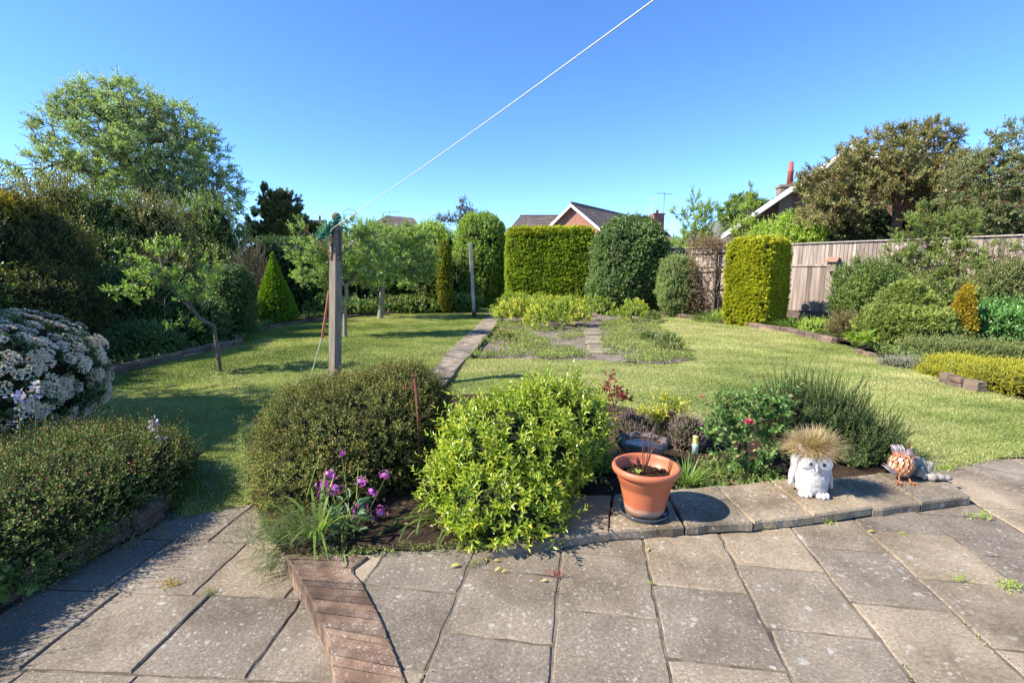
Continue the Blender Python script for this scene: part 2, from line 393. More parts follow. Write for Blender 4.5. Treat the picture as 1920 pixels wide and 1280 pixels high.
def shrub(name, label, cat, forms, N, leaf, mats, L=.08, k=8, ll=.05, asp=.45, T=T4, seed=1, up=.25, outw=.7, upw=.35, rand=.35, depth=.12,
          core=.86, ang=50, group=None, tipb=.4, stem=None, back=.45, bend=0., extra=None, kind=None, rhi=1.0, parent=None):
    rng = RNG(seed); mb = MB()
    mats = mats if isinstance(mats, list) else [leaf, mats]
    vol = np.array([f.r.prod() ** (2 / 3) for f in forms]); vol = vol / vol.sum()
    for f, v in zip(forms, vol):
        x, n = f.sample(max(4, int(N * v)), rng, depth, back)
        d = n * outw + np.array([0, 0, upw]) + rng.normal(0, rand, n.shape)
        shoots(mb, x - nrmz(d) * L * .5, d, L * (rng.uniform(.55, 1.2, len(x)) + (1.3 if f.p < 3 else .35) * rng.uniform(0, 1, len(x)) ** 9), k, ll, asp, T, rng, ang, up, 0, 0, rhi, tipb, stem, 1, bend)
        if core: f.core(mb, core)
    if extra: extra(mb, rng)
    o = mb.build(name, mats, parent)
    if parent is None: tag(o, label, cat, group, kind)
    return o

def branches(mb, base, targets, rng, r0, rmin=.006, n=6, mat=0, lean=.45, wig=.06, first=None):
    """a tapering skeleton that forks its way from base to every target"""
    N = len(targets); tips = np.zeros((N, 3)); tips[:, 2] = 1
    def rad(k): return max(rmin, r0 * (k / N) ** .45)
    def rec(p, idx, pr):
        k = len(idx); T = targets[idx]
        if k == 1:
            q = T[0]; m_ = (p + q) / 2 + rng.normal(0, wig, 3) * np.linalg.norm(q - p)
            tube(mb, [p, m_, q], [pr, (pr + rmin) / 2, rmin * .6], 3, mat, cap=False); tips[idx[0]] = q - m_; return
        c = T.mean(0); q = p + (c - p) * lean + rng.normal(0, wig, 3) * np.linalg.norm(c - p)
        r = min(rad(k), pr); m_ = (p + q) / 2 + rng.normal(0, wig * .5, 3) * np.linalg.norm(q - p)
        nn = n if k > N * .05 else 4 if k > 3 else 3
        tube(mb, [p, m_, q], [pr, (pr + r) / 2, r], nn, mat, cap=False)
        dd = T - q; ax = np.linalg.svd(dd - dd.mean(0), full_matrices=False)[2][0] if k > 2 else (dd[1] - dd[0])
        s = dd @ ax; o = np.argsort(s); cut = int(np.clip(k * rng.uniform(.35, .65), 1, k - 1))
        rec(q, idx[o[:cut]], r); rec(q, idx[o[cut:]], r)
    st = base if first is None else first
    if first is not None:
        b = np.array(base); f_ = np.array(first); mm = (b + f_) / 2 + rng.normal(0, .03, 3) * np.linalg.norm(f_ - b)
        tube(mb, [b - [0, 0, .05], b * .97 + f_ * .03, mm, f_], [r0 * 1.5, r0 * 1.2, r0 * 1.05, r0], max(n, 8), mat)
    rec(np.array(st, float), np.arange(N), r0)
    return tips
def tree(name, label, cat, base, fork, blobs, nt, leaf, bark, r0, seed=1, sh=3, L=.25, k=10, ll=.12, asp=.5, T=T4, rmin=.008, group=None, up=.3,
         ang=55, outer=.5, rand=.6, upw=.3, tipb=.3, lean=.45, wig=.06):
    rng = RNG(seed); base = np.array(base, float); root = thing(name, label, cat, base, group)
    pts = []; vol = np.array([np.prod(b[1]) for b in blobs]); vol = vol / vol.sum()
    for (c, r), v in zip(blobs, vol):
        m = max(2, int(nt * v)); d = nrmz(rng.normal(0, 1, (m, 3))); pts.append(np.array(c) + d * np.array(r) * (rng.uniform(0, 1, (m, 1)) ** (1 / 3 * outer + .05)))
    pts = np.concatenate(pts)
    tb = MB(); tips = branches(tb, base, pts, rng, r0, rmin, 8, 0, lean, wig, fork)
    tb.build('trunk', bark, root)
    cb = MB(); q = np.repeat(pts, sh, 0); td = np.repeat(nrmz(tips), sh, 0)
    d = td * .8 + np.array([0, 0, upw]) + rng.normal(0, rand, q.shape)
    shoots(cb, q - nrmz(td) * L * .4 * rng.uniform(0, 1, (len(q), 1)), d, L * rng.uniform(.6, 1.3, len(q)), k, ll, asp, T, rng, ang, up, 0, 0, 1, tipb, rmin * .5, 1)
    cb.build('crown', [leaf, bark], root)
    return root

# ================================================================== the setting
def lowz(x, y):      # the left side lies a brick lower near the house
    return -.10 * np.clip((-x - .2) / .8, 0, 1) * np.clip((9 - y) / 4, 0, 1)
def grid_sheet(name, xs, ys, zf, m, mask=None, origin=(0, 0, 0), kind='structure', off=0.0, jitter=0):
    X, Y = np.meshgrid(xs, ys, indexing='ij'); Z = zf(X, Y) + off
    V = np.stack([X, Y, Z], -1).reshape(-1, 3); ny = len(ys)
    i, j = np.meshgrid(np.arange(len(xs) - 1), np.arange(ny - 1), indexing='ij')
    a = (i * ny + j).ravel(); Fa = np.stack([a, a + ny, a + ny + 1, a + 1], 1)
    if mask is not None:
        c = V[Fa].mean(1); Fa = Fa[mask(c[:, 0], c[:, 1])]
    mb = MB(); mb.add(V, Fa, 0, .5, True); o = mb.build(name, m, origin=origin); tag(o, kind=kind); return o
def polymask(poly): return lambda x, y: inpoly(x, y, poly)
lawn_px = [(190, 706, -.06), (300, 680, -.06), (450, 650, -.05), (475, 622, 0), (560, 604, 0), (700, 590, 0), (885, 577, 0), (905, 571, 0), (945, 571, 0),
           (1170, 580, 0), (1228, 588, 0), (1370, 605, 0), (1480, 622, 0), (1585, 648, 0), (1640, 668, 0), (1780, 716, 0), (1925, 752, 0)]
LAWN = [tuple(P(*p)[:2]) for p in lawn_px] + [(7.5, 4.6), (7.5, 3.75), (4.05, 3.78), (3.3, 3.52)] + \
       [tuple(P(*p)[:2]) for p in ((1672, 868, 0), (1500, 830, 0), (1200, 770, 0), (840, 745, 0), (700, 720, -.05), (500, 790, -.1), (515, 935, -.1), (352, 968, -.1), (330, 900, -.1), (180, 790, -.1))]
PATCH = [tuple(P(x, y, 0)[:2]) for x, y in ((884, 671), (940, 603), (944, 571), (1170, 575), (1215, 597), (1262, 630), (1300, 676), (1240, 684), (1120, 676), (1000, 673))]
def ground_z(x, y):
    z = lowz(x, y) - .012
    under = ((y < 3.6 + .02 * x) & (x > -3.5)) | ((y < 3.3))
    return np.where(under, np.minimum(z, -.05) - .09 * (x < .3), z)
M_ground = plain('rough ground', (.075, .06, .038), (.035, .03, .018), 5, .95, .1, .8, det=8)
xs = np.concatenate([[-900, -400, -150, -60, -30], np.arange(-16, 16.01, .25), [30, 60, 150, 400, 900]])
ys = np.concatenate([[-60, -20, -6], np.arange(-2, 32.01, .25), [45, 70, 120, 250, 500, 1100]])
grid_sheet('ground', xs, ys, ground_z, M_ground)
def lawnmat():
    m, n, l, p = mat('lawn')
    n1 = noise(n, l, .9, 4, rough=.6); r1 = ramp(n, [(.3, (.17, .22, .055)), (.5, (.28, .31, .10)), (.66, (.40, .37, .18))]); l.new(n1.outputs[0], r1.inputs[0])
    n2 = noise(n, l, 60, 5, rough=.8); r2 = ramp(n, [(.3, (.6, .65, .6)), (.7, (1.3, 1.25, 1.2))]); l.new(n2.outputs[0], r2.inputs[0])
    c = mix(n, l, r1.outputs[0], r2.outputs[0], 1.0, 'MULTIPLY'); l.new(c, p.inputs['Base Color']); p.inputs['Roughness'].default_value = .9
    b = n.new('ShaderNodeBump'); b.inputs['Strength'].default_value = .9; b.inputs['Distance'].default_value = .02
    l.new(n2.outputs[0], b.inputs['Height']); l.new(b.outputs[0], p.inputs['Normal']); return m
grid_sheet('lawn', np.arange(-9, 9.01, .06), np.arange(2.4, 24, .06), lowz, lawnmat(), mask=lambda x, y: inpoly(x, y, LAWN) & ~inpoly(x, y, PATCH), off=.002)
grid_sheet('vegetable_patch', np.arange(-1.2, 6, .07), np.arange(7, 24, .07), lambda x, y: np.maximum(.0 + .03 * wav(3, 6, 4)(np.stack([x, y, x * 0], -1)), -.008), M_drysoil, mask=polymask(PATCH))
# path of worn concrete running down the garden
pl_ = [P(x, y, 0)[:2] for x, y in ((800, 705), (835, 660), (881, 621), (912, 591), (925, 572), (934, 560))]
pr_ = [P(x, y, 0)[:2] for x, y in ((832, 728), (877, 674), (922, 621), (940, 596), (948, 574), (953, 560))]
mb = MB(); rg = RNG(5)
def lerp_line(L, n):
    L = np.array(L); s = np.concatenate([[0], np.cumsum(np.linalg.norm(np.diff(L, axis=0), axis=1))]); t = np.linspace(0, s[-1], n)
    return np.stack([np.interp(t, s, L[:, k]) for k in range(L.shape[1])], 1)
A_, B_ = lerp_line(pl_, 25), lerp_line(pr_, 25)
for i in range(24):
    q = []; A_[i] = A_[i] * .91 + B_[i] * .09; B_[i] = B_[i] * .92 + A_[i] * .08
    for k, (a, b) in ((0, (A_[i], B_[i])), (1, (A_[i + 1], B_[i + 1]))): q += [a + rg.normal(0, .022, 2), b + rg.normal(0, .022, 2)]
    f = .015; a, b, c, d = q[0], q[1], q[3], q[2]; cc = (a + b + c + d) / 4
    top = [np.append(cc + (v - cc) * .985, .014) for v in (a, b, c, d)]; bot = [np.append(cc + (v - cc) * .985, -.03) for v in (a, b, c, d)]
    mb.add(top + bot, np.array([[0, 1, 2, 3], [0, 4, 5, 1], [1, 5, 6, 2], [2, 6, 7, 3], [3, 7, 4, 0]]), 0, rg.uniform(0, 1))
mb.add([np.append(a, .007) for a in A_] + [np.append(b, .007) for b in B_], np.array([[i, 25 + i, 26 + i, i + 1] for i in range(24)]), 1, .5)
tag(mb.build('garden_path', [M_pathm, M_joint], origin=(0, 8, 0)), kind='structure')
PATHP = [tuple(a) for a in A_] + [tuple(b) for b in B_[::-1]]
# upper patio
th = math.atan2(.1567, 1); U = np.array([math.sin(th), math.cos(th)]); Vv = np.array([math.cos(th), -math.sin(th)])
BL = [P(*p, 0)[:2] for p in ((520, 1030), (533, 1043), (547, 1063), (580, 1120), (613, 1190), (627, 1280))]; BL.append(BL[-1] + (BL[-1] - BL[-2]) * 1.2)
BR = [P(*p, 0)[:2] for p in ((700, 1052), (657, 1072), (677, 1093), (713, 1160), (757, 1270))]; BR.append(BR[-1] + (BR[-1] - BR[-2]) * 1.2)
def clip_poly(poly, a, b, keep=1):
    """keep what lies right of the line a->b"""
    out = []; d = np.array([b[0] - a[0], b[1] - a[1]])
    s = lambda p: keep * (d[1] * (p[0] - a[0]) - d[0] * (p[1] - a[1]))
    for i in range(len(poly)):
        p, q = poly[i], poly[(i + 1) % len(poly)]; sp, sq = s(p), s(q)
        if sp >= 0: out.append(p)
        if sp * sq < 0: out.append(p + (q - p) * (sp / (sp - sq)))
    return out
def slab(mb, poly, z, rg, h=.035, mat=0, worn=.004, jit=.0024):
    poly = [np.array(p) for p in poly]
    if len(poly) < 3: return
    c = sum(poly) / len(poly); n = len(poly)
    area = abs(sum(poly[i][0] * poly[(i + 1) % n][1] - poly[(i + 1) % n][0] * poly[i][1] for i in range(n)) / 2)
    if area < .003: return
    ring = []; sub = 7
    for i in range(n):
        p, q = poly[i], poly[(i + 1) % n]
        m_ = max(1, int(np.linalg.norm(q - p) / .065))
        for k in range(m_):
            x = p + (q - p) * k / m_; ring.append(x + rg.normal(0, jit, 2) * (1 if k else 1.5))
    k = len(ring); tz = rg.normal(0, .004, 2); z0 = z + rg.normal(0, .0015)
    zz = lambda x: z0 + (x - c) @ tz * .6
    V = []
    for ins, dz in ((.0, -h), (.0, -worn * 1.6), (.006, -.0004), (.02, 0)):
        for x in ring:
            dd = (c - x); dd = dd / max(np.linalg.norm(dd), 1e-6); y = x + dd * (ins + (rg.uniform(0, .004) if ins == .006 else 0)); V.append((*y, zz(y) + dz))
    Fs = [[r * k + j, r * k + (j + 1) % k, (r + 1) * k + (j + 1) % k, (r + 1) * k + j] for r in range(3) for j in range(k)]
    V.append((*c, zz(c)))
    ori = sum(poly[i][0] * poly[(i + 1) % n][1] - poly[(i + 1) % n][0] * poly[i][1] for i in range(n)) > 0
    Fs2 = [[3 * k + j, 3 * k + (j + 1) % k, 4 * k] for j in range(k)]
    if not ori: Fs = [f[::-1] for f in Fs]; Fs2 = [f[::-1] for f in Fs2]
    r = rg.uniform(0, 1); b = mb.n
    mb.V.append(np.array(V)); mb.n += len(V)
    mb.F.append((np.array(Fs) + b, np.full(len(Fs), mat), np.full(len(Fs), r), False)); mb.F.append((np.array(Fs2) + b, np.full(k, mat), np.full(k, r), False))
cols = [(-1.047 - .475, 1.80), (-1.047, 2.018), (-.573, 1.768), (-.105, 1.99), (.343, 1.775 + .457 * 0), (.79, 2.011), (1.228, 1.791), (1.65, 2.03), (2.10, 1.85), (2.55, 2.0), (3.0, 1.75), (3.45, 2.02), (3.9, 1.8), (4.35, 2), (4.8, 1.8), (5.25, 2)]
mb = MB(); rg = RNG(11); MIDL = [(BL[1] + BR[1]) / 2, (BL[5] + BR[4]) / 2]
for (v0, r0), (v1, _) in zip(cols[:-1], cols[1:]):
    k0 = -6
    for k in range(-6, 6):
        u0, u1 = r0 + k * .457, r0 + (k + 1) * .457; g = .0035 + rg.uniform(0, .003)
        if u1 < .6: continue
        poly = [U * u0 + Vv * v0 + (U + Vv) * g, U * u0 + Vv * v1 + (U - Vv) * g, U * u1 + Vv * v1 - (U + Vv) * g, U * u1 + Vv * v0 + (Vv - U) * g]
        # cut by the brick step on the left and by the planting bed / lawn behind
        poly = clip_poly(poly, MIDL[1], MIDL[0])
        if len(poly) < 3: continue
        c = sum(poly) / len(poly)
        if c[0] < 3.0:
            a = np.array([-1.2, 2.40]); b = np.array([.35, 2.52])
            if c[0] < .35: poly = clip_poly(poly, a, b)
            else: poly = clip_poly(poly, np.array([.35, 2.52]), np.array([3.0, 3.0]))
        else: poly = clip_poly(poly, np.array([2.6, 3.66]), np.array([6.0, 3.86]))
        slab(mb, poly, 0, rg)
o = mb.build('patio', [M_slab], origin=(0, 2, 0)); tag(o, kind='structure')
# joints under the patio, cut along the brick step
mb = MB(); pj = [np.array(p) for p in ((-1.5, .2), (6.6, .2), (6.6, 3.84), (3.2, 3.66), (2.95, 3.1), (.3, 2.5), (-1.15, 2.42))]
pj = clip_poly(pj, MIDL[1] - Vv * .03, MIDL[0] - Vv * .03)
mb.add([(*p, -.0055) for p in pj], np.array([list(range(len(pj)))]), 0); tag(mb.build('patio_joints', [M_joint], origin=(0, 2, 0)), kind='structure')
# lower paving on the left
th2 = math.atan2(48 / 900 / cP, 1); U2 = np.array([math.sin(th2), math.cos(th2)]); V2 = np.array([math.cos(th2), -math.sin(th2)])
mb = MB(); rg = RNG(12)
rows = [(.20, -2.35), (.70, -2.3), (1.17, -2.55), (1.645, -2.585), (2.125, -2.68), (2.60, -2.45), (3.07, -2.6)]
for (u0, off), (u1, _) in zip(rows[:-1], rows[1:]):
    for k in range(-1, 6):
        va, vb = off + k * .478, off + (k + 1) * .478; g = .0035 + rg.uniform(0, .003)
        sk = .035
        poly = [U2 * (u0 - sk * va * 0) + V2 * va + (U2 + V2) * g, U2 * u0 + V2 * vb + (U2 - V2) * g, U2 * u1 + V2 * vb - (U2 + V2) * g, U2 * u1 + V2 * va + (V2 - U2) * g]
        poly = clip_poly(poly, MIDL[0] - V2 * .02, MIDL[1] - V2 * .02)
        if len(poly) > 2: poly = clip_poly(poly, P(340, 965, -.1)[:2], P(470, 900, -.1)[:2])
        if len(poly) > 2: poly = clip_poly(poly, np.array([-2.33, 3.2]), np.array([-2.52, 1.0]), -1)
        slab(mb, poly, -.10, rg)
tag(mb.build('lower_paving', [M_slab], origin=(-1.5, 2, -.1)), kind='structure')
mb = MB(); mb.add([(-3.0, .2, -.1085), (-.3, .2, -.1085), (-.55, 1.6, -.1085), (-1.2, 2.45, -.1085), (-1.65, 3.1, -.1085), (-2.6, 3.1, -.1085)], np.array([[0, 1, 2, 3, 4, 5]]), 0)
tag(mb.build('lower_paving_joints', [M_joint], origin=(-1.5, 2, -.1085)), kind='structure')

# brick step between the two levels: bricks laid on edge
root = thing('brick_step', 'curved step of lichen-spotted red bricks dropping to the lower paving', 'brick step', (-.8, 2, -.1))
mb = MB(); rg = RNG(6); n = 23
E0, E1 = lerp_line(BL[1:], n + 1), lerp_line([P(692, 1046, 0)[:2]] + BR[1:], n + 1)
for i in range(n):
    g = .05; a, b = E0[i] + (E0[i + 1] - E0[i]) * g * .6, E0[i + 1] - (E0[i + 1] - E0[i]) * g; d, c = E1[i] + (E1[i + 1] - E1[i]) * g, E1[i + 1] - (E1[i + 1] - E1[i]) * g
    V = []; cc = (a + b + c + d) / 4; dz = rg.normal(0, .003)
    for ins, z in ((0, -.12), (0, .006), (.012, .014)):
        for p in (a, b, c, d): V.append((*(p + (cc - p) / np.linalg.norm(cc - p) * ins * .6 + rg.normal(0, .0018, 2)), z + rg.normal(0, .0008)))
    Fs = [[r * 4 + (j + 1) % 4, r * 4 + j, (r + 1) * 4 + j, (r + 1) * 4 + (j + 1) % 4] for r in range(2) for j in range(4)] + [[11, 10, 9, 8]]
    mb.add(V, np.array(Fs)[:, ::-1], 0, rg.uniform(0, 1))
mb.build('bricks', [M_brick], root)
mb = MB(); mb.add([(*p, .008) for p in E0] + [(*p, .008) for p in E1] + [(*(p + V2 * .006), -.12) for p in E0],
   np.array([[i, n + 1 + i, n + 2 + i, i + 1] for i in range(n)] + [[i + 1, i, 2 * n + 2 + i, 2 * n + 3 + i][::-1] for i in range(n)]), 0); mb.build('mortar', [M_joint], root)
# raised ledge of stone slabs in front of the middle bed
root = thing('stone_ledge', 'raised ledge of weathered stone slabs under the terracotta pot and owl', 'stone ledge', (1.5, 2.8, 0))
fr = [(0.10, 2.41), (.545, 2.532), (1.0, 2.584), (1.404, 2.626), (1.812, 2.701), (2.231, 2.80), (2.594, 2.869), (2.99, 2.965)]
bk = [(.20, 2.95), (.66, 2.99), (1.02, 3.03), (1.40, 3.10), (1.80, 3.19), (2.25, 3.25), (2.66, 3.33), (3.10, 3.29)]
rg = RNG(8)
for i in range(7):
    mb = MB(); g = .006
    a, b, c, d = [np.array(x) for x in (fr[i], fr[i + 1], bk[i + 1], bk[i])]
    ab = nrmz(b - a) * g; slab(mb, [a + ab, b - ab, c - ab, d + ab], .06 + (rg.normal(0, .003)), rg, h=.056, worn=.008, jit=.0035)
    mb.build('coping_slab', [M_ledge], root)
# second narrow slab tucked against the ledge, and the low kerb in front of the flowers
mb = MB(); slab(mb, [np.array(x) for x in ((-.10, 2.36), (.09, 2.40), (.19, 2.93), (.0, 2.9))], .05, rg, h=.05); mb.build('coping_slab', [M_ledge], root)
# soil of the middle bed
BED = [tuple(P(*p)[:2]) for p in ((515, 1028, 0), (470, 940, -.05), (470, 850, -.05), (560, 760, 0), (840, 742, 0), (1000, 738, 0), (1200, 768, 0), (1500, 822, 0), (1640, 850, 0))] + [(2.78, 3.36), (2.2, 3.24), (1.3, 3.07), (.2, 2.9), (.06, 2.50), (-.25, 2.455), (-.75, 2.41), (-1.2, 2.37)]
grid_sheet('soil_bed', np.arange(-1.8, 3.2, .025), np.arange(2.3, 6, .025), lambda x, y: .008 + .016 * np.abs(wav(4, 6, 6)(np.stack([x, y, x * 0], -1))), M_soil, mask=polymask(BED), origin=(0, 3, 0))
# soil of the long beds
LB = [tuple(P(*p)[:2]) for p in ((190, 704, -.05), (300, 678, -.05), (450, 648, -.05), (475, 619, 0), (560, 601, 0), (700, 588, 0), (885, 575, 0), (900, 560, 0))] + [(-6, 26), (-14, 24), (-14, 5), (-8, 5)]
RB = [tuple(P(*p)[:2]) for p in ((1925, 750, 0), (1780, 712, 0), (1640, 665, 0), (1585, 646, 0), (1480, 620, 0), (1370, 603, 0), (1228, 586, 0), (1170, 578, 0), (950, 569, 0))] + [(0, 26), (6, 24), (15.2, 10), (12, 5.5)]
for nm, pl, xs_, s_ in (('left_border', LB, np.arange(-14, 1, .2), 1), ('right_border', RB, np.arange(-.4, 16, .2), 2)):
    grid_sheet(nm, xs_, np.arange(4.5, 27, .2), lambda x, y: lowz(x, y) + .06 + .05 * wav(s_, 6, 2)(np.stack([x, y, x * 0], -1)), M_soil, mask=polymask(pl), origin=(0, 10, 0))

# ---- brick rows along a line
def brick_row(mb, line, z0, L=.22, W=.10, H=.065, courses=1, rg=None, mat=0):
    line = np.array(line); s = np.concatenate([[0], np.cumsum(np.linalg.norm(np.diff(line, axis=0), axis=1))])
    for c in range(courses):
        t = -(c % 2) * L / 2
        while t + L < s[-1]:
            if t < 0: t += L / 2; continue
            m_ = t + L / 2; p = np.array([np.interp(m_, s, line[:, k]) for k in (0, 1)]); q = np.array([np.interp(t, s, line[:, k]) for k in (0, 1)]); r = np.array([np.interp(t + L, s, line[:, k]) for k in (0, 1)])
            an = math.atan2(r[1] - q[1], r[0] - q[0]) + rg.normal(0, .04); ground = float(lowz(p[0], p[1]))
            box(mb, (p[0], p[1], z0 + ground + H * (c + .5) + rg.normal(0, .003)), (L - .012, W, H - .006), an, mat, rg.uniform(0, 1), .006, .003, rg); t += L
def edging(name, label, pts, courses, mt, L=.3, W=.12, H=.07, seed=3, z0=0, cat='garden edging'):
    mb = MB(); brick_row(mb, lerp_line([P(*p)[:2] for p in pts], 60), z0, L, W, H, courses, RNG(seed), 0)
    return tag(mb.build(name, [mt]), label, cat)
edging('brick_edging', 'dark brick edging along the shaded left flower bed', [(190, 708, -.05), (300, 683, -.05), (450, 652, -.05), (442, 640, -.05)], 2, M_brickd, seed=1)
edging('brick_edging', 'low brick edging below the bright green conical conifer', [(462, 624, 0), (560, 606, 0), (700, 591, 0), (885, 577, 0)], 1, M_brickd, seed=2, H=.09)
edging('stone_edging', 'low stone edging in front of the clipped golden hedge', [(1228, 590, 0), (1370, 608, 0), (1480, 624, 0), (1582, 649, 0)], 2, M_brickd, L=.36, seed=4)
edging('stone_edging', 'short piece of stone edging beside the round mound conifer', [(1606, 660, 0), (1650, 674, 0)], 1, M_brickd, L=.3, seed=5)
edging('brick_edging', 'crumbling brick edging under the yellow cushion plants', [(1768, 716, 0), (1800, 726, 0), (1868, 742, 0)], 2, M_brickd, L=.2, seed=6)
mb = MB(); wl_ = [np.array([-2.56, .8]), P(0, 1140, -.1)[:2], P(150, 1060, -.1)[:2], P(290, 985, -.1)[:2], P(330, 935, -.1)[:2]]
wl_ = [p - np.array([.05, 0]) for p in wl_]
mb2 = MB(); brick_row(mb2, lerp_line(wl_, 40), -.10 + .10, .22, .10, .07, 2, RNG(9))
tag(mb2.build('low_brick_wall', [M_brickd]), 'low brown brick wall holding the front left hedge bed', 'low wall')
grid_sheet('front_left_bed', np.arange(-4.6, -2.3, .08), np.arange(.8, 4.2, .08), lambda x, y: -.01 + .02 * wav(9, 6, 6)(np.stack([x, y, x * 0], -1)), M_soil,
           mask=polymask([tuple(p) for p in wl_] + [(-2.6, 3.9), (-4.6, 4.4), (-4.6, .8)]), origin=(-3, 3, 0))
# plank edge of the patch, stepping boards
a, b = P(882, 672, 0), P(941, 602, 0); mb = MB(); tube_pts = [a, b]
box(mb, ((a + b) / 2 + [0.02, 0, .03]), (np.linalg.norm(b - a), .03, .10), math.atan2(b[1] - a[1], b[0] - a[0]), 0, .5, .004)
tag(mb.build('edging_board', [plain('mossy board', (.10, .10, .05), (.045, .045, .025), 8, .9, .1, .4)]), 'dark mossy board between the path and the vegetable patch', 'edging board')
mb = MB(); rg = RNG(14); a, b = P(1126, 662, 0), P(1110, 619, 0)
for i in range(12):
    p = a + (b - a) * i / 11; box(mb, p + [0, 0, .012 + rg.normal(0, .004)], (.42 + rg.normal(0, .03), .22, .04), rg.normal(.02, .03), 0, rg.uniform(0, 1), .006, .003, rg)
tag(mb.build('stepping_boards', [plain('bleached board', (.36, .30, .20), (.20, .17, .12), 6, .85, .2, .4, useattr=.3)]), 'row of bleached boards laid as steps across the vegetable patch', 'stepping boards')

# ================================================================== grass
def lawn_points(N, rng, dens):
    out = []; tot = 0
    while tot < N:
        x = rng.uniform(-8.2, 8, N); y = 2.5 + 18 * rng.uniform(0, 1, N) ** dens
        k = inpoly(x, y, LAWN) & ~inpoly(x, y, PATCH) & ~inpoly(x, y, PATHP); k &= np.abs(x) < y * 1.12 + .8
        out.append(np.stack([x[k], y[k]], 1)); tot += k.sum()
    return np.concatenate(out)[:N]
rng = RNG(21)
G_leaf = leafmat('grass', [(0, (.10, .145, .03)), (.3, (.22, .265, .07)), (.6, (.39, .385, .155)), (1, (.58, .51, .29))], .3, .6, .2, .22, 1.2)
for (N, hh, ww, dens, sd) in ((520000, .014, .0034, 1.75, 1),):
    p2 = lawn_points(N, rng, dens); x, y = p2.T
    z = lowz(x, y); dist = np.hypot(x, y)
    L = hh * rng.uniform(.6, 1.5, N) * (1 + .05 * dist); dr = np.stack([rng.normal(0, .55, N), rng.normal(0, .55, N), np.ones(N)], 1)
    dry = wav(31, 8, 1.3)(np.stack([x, y * 1.4, x * 0], -1)) + .6 * wav(32, 8, 4)(np.stack([x, y * 1.8, x * 0], -1)) + .35 * wav(33, 8, 11)(np.stack([x, y * 2, x * 0], -1)) 
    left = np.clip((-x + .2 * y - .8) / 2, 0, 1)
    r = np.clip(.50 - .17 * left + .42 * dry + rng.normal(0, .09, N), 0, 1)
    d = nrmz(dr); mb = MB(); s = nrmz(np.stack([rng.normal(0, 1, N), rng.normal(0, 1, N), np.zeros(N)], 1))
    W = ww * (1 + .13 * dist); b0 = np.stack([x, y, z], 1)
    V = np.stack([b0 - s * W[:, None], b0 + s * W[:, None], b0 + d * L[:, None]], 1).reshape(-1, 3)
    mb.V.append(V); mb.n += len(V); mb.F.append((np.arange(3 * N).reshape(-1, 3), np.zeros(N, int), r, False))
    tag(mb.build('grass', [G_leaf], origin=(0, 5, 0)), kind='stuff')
# longer tufts along the lawn edges
edge = []
for L_, n_ in ((pl_, 1700), (pr_[:3], 1000), ([P(x, y, 0)[:2] for x, y in ((884, 676), (1000, 677), (1120, 681), (1240, 688), (1305, 679), (1265, 632))], 900), ([P(x, y, -.06)[:2] for x, y in ((195, 712), (300, 690), (445, 660))], 500),
               ([P(x, y, 0)[:2] for x, y in ((470, 628), (560, 612), (700, 596), (885, 583))], 500), ([P(x, y, 0)[:2] for x, y in ((1228, 594), (1370, 612), (1480, 629), (1585, 655), (1640, 675), (1760, 722), (1900, 760))], 1500),
               ([np.array(p) for p in ((7.2, 3.85), (4.05, 3.80), (3.3, 3.55), (3.0, 3.45))], 1300), ([P(x, y, -.1)[:2] for x, y in ((455, 905), (350, 965), (330, 930), (300, 880))], 1100)):
    L_ = lerp_line(L_, n_); edge.append(L_ + rng.normal(0, .035, L_.shape))
e = np.concatenate(edge); N = len(e); mb = MB()
blades(mb, np.stack([e[:, 0], e[:, 1], lowz(e[:, 0], e[:, 1]) - .005], 1), np.stack([rng.normal(0, .5, N), rng.normal(0, .5, N), np.ones(N)], 1), rng.uniform(.03, .085, N), .006, .4, rng, 2, 0, .05, .7)
tag(mb.build('long_grass', [G_leaf], origin=(0, 5, 0)), kind='stuff')

# ================================================================== houses and hills far behind
M_tile = None
def roofmat(name, c1, c2, sc, axis='Y'):
    m, n, l, p = mat(name)
    no = noise(n, l, 1.5, 5, rough=.7); rp = ramp(n, [(.3, c2), (.7, c1)]); l.new(no.outputs[0], rp.inputs[0])
    a = attr(n); ra = ramp(n, [(0, (.75, .75, .75)), (1, (1.15, 1.12, 1.08))]); l.new(a.outputs['Fac'], ra.inputs[0])
    l.new(mix(n, l, rp.outputs[0], ra.outputs[0], 1., 'MULTIPLY'), p.inputs['Base Color']); p.inputs['Roughness'].default_value = .75
    return m
M_roofb = roofmat('brown roof tiles', (.20, .155, .13), (.11, .085, .075), 1)
M_roofg = roofmat('grey roof tiles', (.12, .115, .12), (.07, .068, .07), 1)
def brickmat(name, c1, c2, mortar, sc=1.0):
    m, n, l, p = mat(name)
    tc = n.new('ShaderNodeTexCoord'); mp = n.new('ShaderNodeMapping'); mp.inputs['Rotation'].default_value = (R(90), 0, 0)
    b = n.new('ShaderNodeTexBrick'); b.inputs['Scale'].default_value = sc; b.inputs['Color1'].default_value = (*c1, 1); b.inputs['Color2'].default_value = (*c2, 1)
    b.inputs['Mortar'].default_value = (*mortar, 1); b.inputs['Brick Width'].default_value = .225; b.inputs['Row Height'].default_value = .075; b.inputs['Mortar Size'].default_value = .008
    l.new(tc.outputs['UV'], b.inputs['Vector']); l.new(b.outputs['Color'], p.inputs['Base Color']); p.inputs['Roughness'].default_value = .9
    return m
M_wallr = brickmat('red brickwork', (.36, .115, .06), (.25, .08, .05), (.36, .28, .22))
M_wallb = brickmat('brown brickwork', (.26, .17, .12), (.20, .13, .09), (.30, .26, .22))
